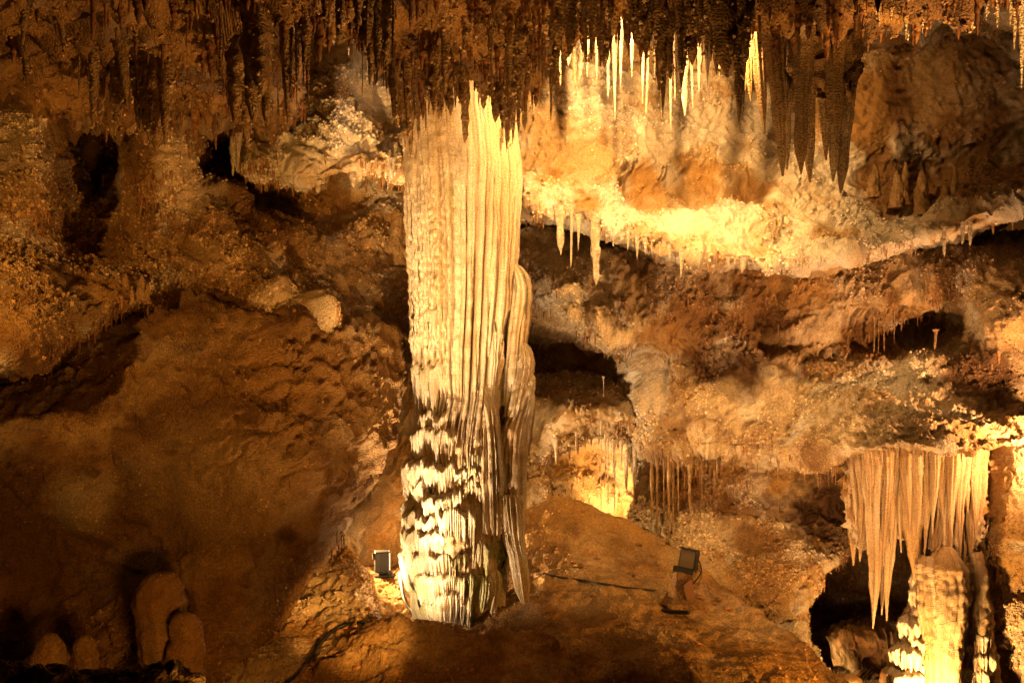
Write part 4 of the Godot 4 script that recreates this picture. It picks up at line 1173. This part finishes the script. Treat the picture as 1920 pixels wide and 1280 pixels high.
# the dark drapery at the upper right: fused stalactites under one folded curtain
func big_drapery() -> void:
	var d := 12.6
	var o := thing("hanging_drapery", "great dark folded drapery of fused stalactites before the balcony", "drapery", Vector3((1500 - 960.0) / F * d, 10.0, -d))
	var k := 1.0
	for q in [[1402, 1410, 190, 10, 12.9], [1418, 1431, 250, 11, 12.7], [1445, 1464, 330, 15, 12.2], [1466, 1474, 318, 11, 12.6], [1488, 1487, 205, 14, 13.0], [1500, 1507, 326, 15, 12.0], [1518, 1521, 342, 14, 12.5], [1538, 1536, 180, 18, 12.9], [1556, 1545, 300, 13, 12.7], [1572, 1560, 340, 16, 12.2], [1592, 1578, 362, 15, 12.6], [1604, 1588, 255, 16, 12.8], [1385, 1390, 160, 9, 13.1], [1616, 1600, 175, 14, 12.9]]:
		var dd: float = q[4]
		var root := Vector3((q[0] - 960.0) / F * dd, 10.6, -dd)
		var tip := at(q[1], q[2], dd)
		var path := []
		var radii := []
		for j in 9:
			var t := 0.25 + 0.75 * j / 8.0 if j else 0.0
			path.append(root.lerp(tip, t) - o.position + Vector3(0.03 * sin(t * 5.0 + k), 0, 0))
			var r: float = q[3] / F * dd * (0.42 + 1.9 * pow(1.0 - t, 1.6)) * (1.0 + 0.12 * sin(j * 2.1 + k))
			radii.append(r if j < 8 else r * 0.25)
		part("stalactite", limb(path, radii, {"seg": 34, "rings": 100, "flute": 0.5, "flutes": 2.6, "knob": 0.006, "size": 0.5, "a": TAN, "b": OCHRE, "dirty": 0.4, "seed": k}), M.rock, o)
		k += 1.0
	# the curtain that ties them together
	var xs := [1470, 1495, 1520, 1545, 1570, 1595, 1620]
	var rows := [R(xs, -80, 12.2), R(xs, 20, [12.5, 12.3, 12.35, 12.2, 12.3, 12.25, 12.6]), R([1480, 1500, 1522, 1545, 1568, 1590, 1612], 100, [12.6, 12.35, 12.4, 12.2, 12.4, 12.3, 12.6]), R([1488, 1503, 1522, 1544, 1566, 1586, 1604], [150, 175, 160, 190, 150, 190, 160], 12.5)]
	var flesh := sheet(rows, 120, 110, {"big": 0.02, "ridge": 0.02, "fine": 0.02, "pop": 0.02, "crusty": -0.2, "flow": 0.12, "a": BROWN, "b": OCHRE, "c": BROWN})
	part("curtain", flesh, M.rock, o)
	var shift: Node3D = o.get_node("curtain")
	shift.position = -o.position


# knobs of cave coral, and the host of little tips between the stalactites: far too many to count
func popcorn() -> void:
	var ball := SphereMesh.new()
	ball.radius = 1.0
	ball.height = 2.0
	ball.radial_segments = 7
	ball.rings = 4
	var st := SurfaceTool.new()
	st.begin(Mesh.PRIMITIVE_TRIANGLES)
	for q in [[0, 0.2, 0, 0.55], [0.6, 0.35, 0.1, 0.42], [-0.5, 0.4, 0.35, 0.46], [0.1, 0.55, -0.6, 0.38], [-0.25, 0.9, -0.1, 0.4], [0.35, 0.95, 0.35, 0.32], [0.05, 0.3, 0.7, 0.36]]:
		st.append_from(ball, 0, Transform3D(Basis().scaled(Vector3.ONE * q[3]), Vector3(q[0], q[1], q[2])))
	var coral := st.commit()
	var places: Array[Transform3D] = []
	var tints := PackedColorArray()
	for c in counted:
		var o: MeshInstance3D = c[0]
		if c[1].contains("straw") or not c[2].contains("over the ") and not c[2].contains("before the"):
			continue
		var b := o.transform.basis
		var len := b.y.length()
		var r := b.x.length()
		for k in int(len * r * 150.0):
			var t := rng.randf()
			var th := rng.randf() * TAU
			var out := b.x.normalized() * cos(th) + b.z.normalized() * sin(th)
			places.append(Transform3D(basis_up(out + Vector3.DOWN * 0.5).scaled(Vector3.ONE * rng.randf_range(0.007, 0.022)), o.position - b.y * t + out * r * lerpf(0.8, 0.35, t)))
			tints.append(mixed(BROWN, CREAM, rng.randf()))
	for k in crumb_at.size():
		var up := (crumb_up[k] + Vector3(rng.randf_range(-0.4, 0.4), rng.randf_range(-0.9, 0.1), rng.randf_range(-0.4, 0.4))).normalized()
		places.append(Transform3D(basis_up(up).scaled(Vector3.ONE * (rng.randf_range(0.006, 0.020) + 0.02 * pow(rng.randf(), 6.0))), crumb_at[k]))
		tints.append(crumb_tint[k] * rng.randf_range(0.5, 1.3))
	scatter("cave_coral", coral, places, tints, "brown knobs of cave coral crusting the ceiling, walls and stalactites", "cave coral")
	var tips: Array[Transform3D] = []
	tints = PackedColorArray()
	var roof: PackedVector3Array = kept.ceiling
	for k in 3400:
		var v := roof[rng.randi() % roof.size()]
		if v.z > -8.2 or v.y > 9.2 or v.z < -15.6:
			continue
		var len := rng.randf_range(0.05, 0.18) + 0.3 * pow(rng.randf(), 4.0)
		var r := len * rng.randf_range(0.08, 0.2)
		tips.append(Transform3D(Basis().rotated(Vector3.UP, rng.randf() * TAU).scaled(Vector3(r, len, r)), v))
		tints.append(mixed(BROWN, TAN, rng.randf()))
	for k in crumb_at.size():
		if rng.randf() < 0.10 and crumb_at[k].y < 8.0 and crumb_up[k].y < 0.35:
			var len := rng.randf_range(0.05, 0.2)
			var r := len * rng.randf_range(0.08, 0.2)
			tips.append(Transform3D(Basis().rotated(Vector3.UP, rng.randf() * TAU).scaled(Vector3(r, len, r)), crumb_at[k] + crumb_up[k] * 0.01))
			tints.append(mixed(crumb_tint[k], CREAM, rng.randf()))
	scatter("little_stalactites", spikes[3][1], tips, tints, "countless little stalactite tips between the larger ones", "stalactites")


func basis_up(up: Vector3) -> Basis:
	var y := up.normalized()
	var x := y.cross(Vector3.BACK if absf(y.z) < 0.9 else Vector3.RIGHT).normalized().rotated(y, rng.randf() * TAU)
	return Basis(x, y, x.cross(y))


func scatter(called: String, mesh: Mesh, places: Array[Transform3D], tints: PackedColorArray, label: String, category: String) -> void:
	var mm := MultiMesh.new()
	mm.transform_format = MultiMesh.TRANSFORM_3D
	mm.use_colors = true
	mm.mesh = mesh
	mm.instance_count = places.size()
	for k in places.size():
		mm.set_instance_transform(k, places[k])
		mm.set_instance_color(k, tints[k])
	var o := MultiMeshInstance3D.new()
	o.name = called
	o.multimesh = mm
	o.material_override = M.coral
	add_child(o)
	tag(o, label, category, "", "stuff")


# ------------------------------------------------------------------ lower right: draperies over a second column

func lower_right() -> void:
	var d := 15.9
	var o := thing("flowstone_drapery", "pale folded drapery with long spears hanging at the lower right", "drapery", at(1720, 850, d))
	var mid := o.position
	var k := 40.0
	# root x, tip x, tip y, radius, depth
	for q in [[1606, 1598, 1060, 12, 16.2], [1618, 1610, 1052, 11, 16.0], [1640, 1637, 1178, 14, 15.6], [1655, 1656, 1152, 10, 15.8], [1669, 1666, 1164, 11, 15.65], [1684, 1681, 1000, 12, 15.9], [1696, 1694, 965, 11, 15.7], [1712, 1712, 1088, 19, 15.6], [1730, 1724, 1055, 12, 16.0], [1744, 1746, 1075, 14, 15.75], [1760, 1757, 1085, 17, 15.6], [1776, 1780, 1078, 15, 15.5], [1792, 1796, 1075, 15, 15.6], [1808, 1803, 1092, 14, 15.8], [1824, 1818, 1050, 14, 15.7], [1838, 1832, 1000, 11, 15.9], [1628, 1624, 985, 11, 16.0], [1646, 1650, 960, 10, 15.5], [1766, 1770, 960, 10, 15.4], [1815, 1812, 960, 10, 15.5], [1603, 1603, 985, 6, 15.9], [1613, 1615, 1010, 6, 15.7], [1626, 1630, 1040, 7, 15.5], [1662, 1660, 1060, 7, 15.45], [1676, 1674, 1040, 7, 15.5], [1690, 1688, 1035, 6, 15.6], [1702, 1703, 1000, 7, 15.4], [1722, 1719, 1000, 7, 15.4], [1737, 1736, 1040, 7, 15.5], [1752, 1752, 1000, 6, 15.35], [1784, 1788, 1020, 7, 15.3], [1801, 1800, 1030, 6, 15.4], [1830, 1826, 1010, 7, 15.5]]:
		var dd: float = q[4]
		var path := []
		var radii := []
		for j in 10:
			var t := j / 9.0
			path.append(at(lerpf(q[0], q[1], t) + 3.0 * sin(t * 5.0 + k), lerpf(812, q[2], t), dd) - mid)
			radii.append(maxf(0.010, q[3] / F * dd * (0.9 * pow(1.0 - t, 1.2) + 0.40 * (1.0 - pow(t, 6.0)))))
		part("spear", limb(path, radii, {"seg": 34, "rings": 68, "flute": 0.5, "flutes": 3.2, "knob": 0.014, "size": 0.45, "a": CREAM, "b": TAN, "dirty": 0.10, "seed": k}), M.calcite, o)
		k += 1.0
	var xs := [1580, 1610, 1645, 1680, 1715, 1750, 1785, 1820, 1850]
	var fold := sheet([R(xs, 812, 16.0), R(xs, 870, [16.3, 16.0, 15.85, 15.95, 15.8, 15.9, 15.75, 15.85, 16.2]), R(xs, 930, [16.4, 16.1, 15.95, 16.0, 15.9, 15.95, 15.85, 15.95, 16.3]), R(xs, [985, 1030, 1000, 1005, 1010, 1060, 1080, 1050, 1000], 16.1)], 150, 110, {"big": 0.04, "ridge": 0.02, "fine": 0.02, "pop": 0.02, "crusty": -0.3, "flow": 0.22, "a": CREAM, "b": TAN, "c": OCHRE})
	part("curtain", fold, M.calcite, o).position = -mid
	# second column
	var c2 := thing("limestone_column", "second smaller column standing at the lower right under the drapery, tiers glowing", "column", at(1770, 1290, 15.6))
	mid = c2.position
	for q in [[[1772, 1022, 8], [1772, 1040, 20], [1772, 1062, 33], [1774, 1085, 31], [1776, 1130, 30], [1772, 1180, 27], [1770, 1240, 26], [1768, 1340, 30]], [[1740, 1040, 8], [1742, 1055, 18], [1744, 1080, 20], [1750, 1140, 20], [1756, 1220, 20], [1758, 1340, 22]], [[1812, 1030, 20], [1816, 1080, 26], [1818, 1130, 30], [1815, 1180, 34], [1820, 1240, 38], [1826, 1340, 44]], [[1716, 1130, 6], [1716, 1160, 20], [1714, 1210, 28], [1716, 1270, 38], [1722, 1340, 46]]]:
		var path := []
		var radii := []
		var dd := 15.5 if q[0][0] < 1800 and q[0][0] > 1730 else 15.95
		for s in q:
			path.append(at(s[0], s[1], dd) - mid)
			radii.append(s[2] / F * dd)
		part("shaft", limb(path, radii, {"seg": 60, "rings": 100, "flute": 0.2, "flutes": 2.2, "knob": 0.045, "size": 0.5, "a": CREAM, "b": TAN, "dirty": 0.2, "seed": k}), M.calcite, c2)
		k += 1.0
	for q in [[1062, 1726, 10, 26], [1084, 1722, 12, 30], [1112, 1720, 15, 40], [1146, 1722, 13, 30], [1168, 1706, 22, 46], [1196, 1720, 26, 40], [1218, 1704, 30, 60], [1240, 1726, 28, 46], [1262, 1706, 38, 50], [1286, 1724, 40, 50], [1190, 1836, 20, 60], [1226, 1840, 28, 70], [1256, 1830, 30, 60], [1214, 1800, 22, 50], [1252, 1796, 26, 50], [1282, 1812, 40, 40]]:
		var dd := 15.75
		part("tier", tier(at(q[1], q[0], dd) - mid, q[2] / F * dd, q[3] / F * dd, k), M.calcite, c2)
		k += 1.0
	# rimstone wall and rounded stones in the hollow
	var rim := thing("flowstone_bank", "shadowed bank of organ-pipe flowstone in the hollow under the spears", "flowstone", at(1630, 1250, 17.6))
	mid = rim.position
	var rr := [R([1560, 1585, 1610, 1635, 1660, 1690, 1715], [1190, 1172, 1165, 1160, 1160, 1165, 1180], 18.6), R([1555, 1580, 1608, 1635, 1662, 1690, 1720], [1205, 1192, 1188, 1185, 1185, 1190, 1200], 17.6), R([1555, 1580, 1608, 1635, 1662, 1690, 1720], 1215, 17.45), R([1560, 1582, 1608, 1635, 1662, 1690, 1716], 1250, 17.6), R([1560, 1582, 1608, 1635, 1662, 1690, 1716], 1300, 17.5)]
	var bank := part("bank", sheet(rr, 170, 90, {"big": 0.05, "ridge": 0.03, "fine": 0.03, "pop": 0.04, "crusty": 0.0, "flow": 0.14, "a": CREAM, "b": TAN, "c": BROWN}), M.calcite, rim)
	bank.position = -mid
	for q in [[1592, 1284, 26, 17.0, "rounded boulder in the hollow beside the silt slope"], [1664, 1272, 10, 16.6, "small rounded stalagmite, the left one of the pair under the spears"], [1678, 1276, 9, 16.6, "small rounded stalagmite, the right one of the pair under the spears"]]:
		var dd: float = q[3]
		var r: float = q[2] / F * dd
		var tall := 0.8 if q[2] > 20 else 2.2
		var path := []
		var radii := []
		for j in 8:
			var t := j / 7.0
			path.append(Vector3(0, r * tall * (1.0 - 2.0 * t), 0))
			radii.append(maxf(0.01, r * sqrt(maxf(0.0, 1.0 - pow(1.0 - t, 3.0)))))
		var s := part("boulder" if q[2] > 20 else "stalagmite", limb(path, radii, {"seg": 30, "rings": 30, "knob": 0.05, "a": TAN, "b": OCHRE, "dirty": 0.4, "seed": k}), M.calcite, self, at(q[0], q[1], dd))
		tag(s, q[4], "boulder" if q[2] > 20 else "stalagmite")
		k += 1.0


func tier(top: Vector3, r: float, drop: float, s: float) -> ArrayMesh:
	var nu := 120
	var profile := 14
	var p := PackedVector3Array()
	var col := PackedColorArray()
	p.resize((nu + 1) * (profile + 1))
	col.resize(p.size())
	for i in nu + 1:
		var th := TAU * (i % nu) / nu
		var key := Vector3(sin(th) * 2.0 + s, s * 1.7, cos(th) * 2.0)
		var wav := n_one.get_noise_3dv(key)
		var rib := absf(n_one.get_noise_3dv(key * 9.0))
		var tooth := 1.0 - smoothstep(0.0, 0.5, rib)
		for j in profile + 1:
			var rr := 0.0
			var dy := 0.0
			if j <= 5:
				var a := j / 5.0
				rr = r * (1.0 + 0.25 * wav + 0.08 * tooth) * sin(a * PI * 0.5)
				dy = 0.10 * cos(a * PI * 0.5) - 0.05 * wav
			elif j <= 12:
				var a := (j - 5) / 7.0
				rr = r * (1.0 + 0.25 * wav + 0.08 * tooth) - (0.03 + 0.42 * r) * a * a - 0.05 * (1.0 - tooth) * a
				dy = -0.05 * wav - drop * a * (0.35 + 0.65 * tooth * (0.6 + n_one.get_noise_3dv(key * 11.0)) + 0.4 * absf(wav))
			else:
				rr = r * 0.4
				dy = -drop * 0.3
			var v := top + Vector3(sin(th) * rr, dy, cos(th) * rr)
			var e := n_fine.get_noise_3dv((v + Vector3.ONE * s) * 1.6)
			v += Vector3(sin(th), 0.2, cos(th)) * 0.035 * e
			p[j * (nu + 1) + i] = v
			var cl := mixed(WHITE, CREAM, 0.4 + e)
			cl = mixed(cl, OCHRE, (1.0 - tooth) * 0.3 * float(j > 5))
			cl.a = 1.0
			col[j * (nu + 1) + i] = cl
	return net(p, col, nu, profile, true)


# ------------------------------------------------------------------ small things on the floor

func cable(label: String, keep: String, pts: Array, r := 0.018) -> MeshInstance3D:
	var line := []
	for q in pts:
		line.append(on(keep, q[0], q[1], r * 0.8))
	var o := part("power_cable", tube(line, r), M.cable)
	tag(o, label, "cable", "cables to the floodlights")
	return o


func stalagmite(label: String, x: float, y_foot: float, y_top: float, half: float, d: float, group := "", shape := 0.5, m: Material = null) -> void:
	var foot := at(x, y_foot, d)
	var tall := (y_foot - y_top) / F * d
	var path := []
	var radii := []
	for j in 15:
		var t := j / 14.0
		t = t * t
		path.append(Vector3(0.03 * tall * sin(t * 7.0 + x), tall * (1.0 - t) - 0.1 * t, 0))
		var dome := sqrt(maxf(0.0, 1.0 - pow(1.0 - minf(t / (0.14 if tall > 0.9 else 0.55), 1.0), 2.0)))
		var r := dome * lerpf(shape, 1.0, t) * (1.0 + 0.07 * sin(t * 19.0 + x))
		radii.append(maxf(0.004, half / F * d * r))
	var o := part("stalagmite", limb(path, radii, {"seg": 44, "rings": 80, "knob": 0.04, "size": 0.5, "flute": 0.06, "flutes": 1.5, "a": TAN, "b": OCHRE, "dirty": 0.45, "seed": x * 0.01}), M.calcite if m == null else m, self, foot)
	tag(o, label, "stalagmite", group)


func small_things() -> void:
	# the box floodlight left of the column: its back is turned to us
	var foot := on("floor", 715, 1078, 0.0)
	foot.z = minf(foot.z, -16.8)
	var f := thing("box_floodlight", "grey box floodlight with a round knob on the ground left of the column", "floodlight", foot, "floodlights of the cave lighting")
	f.rotation = Vector3(0, deg_to_rad(11), 0)
	f.scale = Vector3.ONE * 0.88
	part("housing", box(Vector3(0.30, 0.44, 0.24), 0.02), M.grey, f, Vector3(0, 0.30, 0))
	part("side_plate", box(Vector3(0.09, 0.40, 0.012), 0.004), flat_material("pale_enamel", Color(0.11, 0.11, 0.115), 0.6), f, Vector3(-0.10, 0.30, 0.125))
	part("base_plate", box(Vector3(0.42, 0.025, 0.40), 0.006), M.dark, f, Vector3(0.03, 0.02, 0))
	part("stand", box(Vector3(0.03, 0.12, 0.30), 0.006), M.grey, f, Vector3(0.12, 0.08, 0))
	lit_face(f, Vector3(0.156, 0.32, 0), Vector3(0.012, 0.36, 0.28), Vector3(1, 0.10, 0.30), 70.0, lin(1.0, 0.74, 0.38), 80.0)
	var kn := CylinderMesh.new()
	kn.top_radius = 0.075
	kn.bottom_radius = 0.075
	kn.height = 0.05
	var knob := part("knob", kn, M.dark, f, Vector3(-0.176, 0.42, 0.05))
	knob.rotation = Vector3(0, 0, PI / 2)
	var edge := part("hood", box(Vector3(0.05, 0.46, 0.015), 0.004), flat_material("pale_enamel", Color(0.15, 0.15, 0.15), 0.55), f, Vector3(0.155, 0.30, 0.13))
	edge.rotation = Vector3(0, 0.1, 0)
	# the hooded floodlight on the mound
	var p2 := on("floor", 1283, 1078, 0.0)
	var g := thing("hooded_floodlight", "dark hooded floodlight on the silt mound, its back to the eye", "floodlight", p2, "floodlights of the cave lighting")
	g.rotation = Vector3(deg_to_rad(-8), deg_to_rad(-20), deg_to_rad(-8))
	part("housing", box(Vector3(0.30, 0.34, 0.14), 0.02), flat_material("olive_enamel", Color(0.26, 0.21, 0.12), 0.6), g, Vector3(0, 0.28, -0.06))
	var scoop := part("hood", box(Vector3(0.36, 0.02, 0.22), 0.005), M.dark, g, Vector3(-0.03, 0.08, 0.10))
	scoop.rotation = Vector3(0.35, 0.15, 0)
	part("side_plate", box(Vector3(0.03, 0.36, 0.20), 0.006), M.dark, g, Vector3(0.17, 0.28, -0.04))
	part("top_flap", box(Vector3(0.34, 0.02, 0.16), 0.005), M.dark, g, Vector3(0, 0.46, -0.02))
	part("stand", box(Vector3(0.05, 0.12, 0.05), 0.006), M.dark, g, Vector3(0.05, 0.05, -0.06))
	# the rusty shade lying before it
	var p3 := on("floor", 1272, 1135, 0.0)
	var h := thing("lamp_cover", "rusty metal lamp cover flaring open, lying tilted on the silt slope", "lamp cover", p3)
	var rows := []
	for q in [[0.10, 0.34, -0.10], [0.12, 0.26, -0.04], [0.15, 0.16, 0.04], [0.20, 0.08, 0.12], [0.27, 0.04, 0.22]]:
		var line := PackedVector3Array()
		for k in 9:
			var a := lerpf(-1.0, 1.0, k / 8.0)
			line.append(Vector3(a * q[0], q[1] + 0.05 * (1.0 - a * a), q[2] - 0.06 * absf(a)))
		rows.append(line)
	part("shade", sheet(rows, 30, 30, {"big": 0.0, "ridge": 0.0, "fine": 0.012, "pop": 0.0, "crusty": -2.0, "crack": 0.0, "pale": 0.0, "a": BROWN, "b": CRUST, "c": BROWN}), M.rock, h)
	part("side_plate", box(Vector3(0.02, 0.24, 0.22), 0.005), M.rust, h, Vector3(0.17, 0.17, -0.02))
	part("back_plate", box(Vector3(0.22, 0.26, 0.02), 0.005), M.rust, h, Vector3(0, 0.2, -0.12))
	h.rotation = Vector3(deg_to_rad(10), deg_to_rad(-35), deg_to_rad(8))
	part("rim", box(Vector3(0.50, 0.05, 0.03), 0.008), M.dark, h, Vector3(0, 0.0, 0.24))  # dark bar standing for the shade in the open mouth
	h.scale = Vector3.ONE * 1.3
	h.position += Vector3(0, 0.05, 0.1)
	cable("black cable running over the mound to the hooded floodlight", "floor", [[1018, 1076], [1050, 1084], [1085, 1090], [1130, 1096], [1175, 1102], [1220, 1108], [1262, 1112]])
	var a := p2 + Vector3(0.2, 0.3, 0)
	var loop := part("power_cable", tube([a, a + Vector3(0.06, -0.08, 0.05), a + Vector3(0.05, -0.25, 0.15), p3 + Vector3(0.12, 0.22, 0.0)], 0.014), M.cable)
	tag(loop, "short black cable looping from the hooded floodlight to the rusty cover", "cable", "cables to the floodlights")
	cable("black cable curving along the foot of the column in the pit", "floor", [[748, 1076], [752, 1100], [758, 1125], [770, 1145], [785, 1160], [800, 1172]], 0.03)
	cable("thick black cable arching over the rocks at the bottom edge", "ledge", [[530, 1290], [560, 1262], [585, 1232], [604, 1205], [622, 1186], [645, 1174], [675, 1170], [700, 1176]], 0.026)
	cable("short black cable branching down among the rocks at the bottom edge", "ledge", [[578, 1262], [588, 1236], [592, 1212], [597, 1200]], 0.018)
	# stalagmites
	stalagmite("tall pale stalagmite with a rounded top before the left boulder", 305, 1290, 1072, 55, 11.6, "", 0.62)
	stalagmite("pointed stalagmite leaning on the tall pale one at the lower left", 345, 1300, 1148, 42, 11.2, "", 0.45)
	stalagmite("rounded stalagmite near the bottom left corner above the dark rim", 88, 1290, 1187, 42, 10.8, "", 0.6)
	stalagmite("small knob-like stalagmite between the two at the bottom left", 160, 1240, 1190, 20, 11.2, "", 0.8)
	for q in [[211, 540, 518, 8], [236, 538, 512, 7], [247, 552, 536, 6], [265, 546, 515, 8], [276, 552, 530, 5]]:
		stalagmite("%s of five small stalagmites on the ledge in the left wall" % ["leftmost", "second", "middle", "fourth", "rightmost"][[211, 236, 247, 265, 276].find(q[0])], q[0], q[1] + 6, q[2], q[3], 14.2, "small stalagmites on the left ledge", 0.45)
	for q in [[1640, 352, 305, 10, "squat dim stalagmite nearest the drapery on the balcony"], [1683, 372, 320, 12, "knobby stalagmite beside the slender one on the balcony"], [1697, 366, 302, 8, "slender pale stalagmite on the balcony"], [1728, 385, 320, 14, "broad stalagmite in the middle of the balcony's row"], [1772, 388, 345, 10, "leaning stalagmite on the balcony left of the thin one"], [1790, 365, 308, 6, "thin upright stalagmite on the balcony"], [1820, 390, 350, 14, "low broad stalagmite at the right end of the balcony's row"]]:
		stalagmite(q[4], q[0], q[1] + 8, q[2], q[3], 17.1, "stalagmites on the balcony", 0.4)
	# the white blob of flowstone left of the column
	stalagmite("whitish bulb of flowstone in the dark left of the column", 742, 488, 388, 16, 17.3, "", 0.3, M.rock)
	# grit and fallen chips
	var chip := limb_unit([Vector3(0, 0.6, 0), Vector3(0, 0.5, 0), Vector3(0, 0.0, 0), Vector3(0, -0.5, 0)], [0.1, 0.7, 1.0, 0.6], 6, 4, 3, 0.5)
	var places: Array[Transform3D] = []
	var tints := PackedColorArray()
	for keep in ["floor", "ledge", "hump"]:
		var ground_net: PackedVector3Array = kept[keep]
		for k in (1500 if keep == "floor" else 900):
			var v := ground_net[rng.randi() % ground_net.size()]
			if v.z > -11.5 or n_mask.get_noise_3dv(v * 1.4) < -0.05:
				continue
			var r := rng.randf_range(0.006, 0.018) + 0.05 * pow(rng.randf(), 12.0)
			places.append(Transform3D(Basis.from_euler(Vector3(rng.randf(), rng.randf() * 6.0, rng.randf())).scaled(Vector3(r * 1.4, r * 0.8, r)), v))
			tints.append(mixed(TAN, BROWN, rng.randf()) * 2.0)
	scatter("rubble", chip, places, tints, "small chips and grit strewn on the silt floor", "rubble")
	# stones on the silt
	var n := 0
	for q in [[1088, 1060, 7, "largest loose stone on the silt mound"], [1120, 1048, 5, "flat stone above the largest loose stone on the mound"], [1183, 1076, 6, "dark stone low on the silt mound near the cable"], [1197, 1020, 5, "dark flat stone high on the silt mound"], [1113, 1120, 4, "little stone below the cable on the silt slope"], [1310, 1120, 7, "dark stone right of the rusty cover"], [1335, 1130, 6, "second dark stone right of the rusty cover"], [1350, 1124, 5, "farthest dark stone right of the rusty cover"]]:
		var s := part("stone", limb([Vector3(0, 0.7, 0), Vector3(0, 0.6, 0), Vector3(0, 0.1, 0), Vector3(0, -0.4, 0)], [0.02, 0.6, 1.0, 0.7], {"seg": 12, "rings": 10, "knob": 0.25, "a": OCHRE, "b": BROWN, "dirty": 0.3, "seed": 70.0 + n}), M.rock)
		var r: float = q[2] / F * 16.0
		s.transform = Transform3D(Basis.from_euler(Vector3(0, n * 1.3, 0)).scaled(Vector3(r * 1.3, r * 0.8, r)), on("floor", q[0], q[1], r * 0.1))
		tag(s, q[3], "stone", "loose stones on the silt")
		n += 1
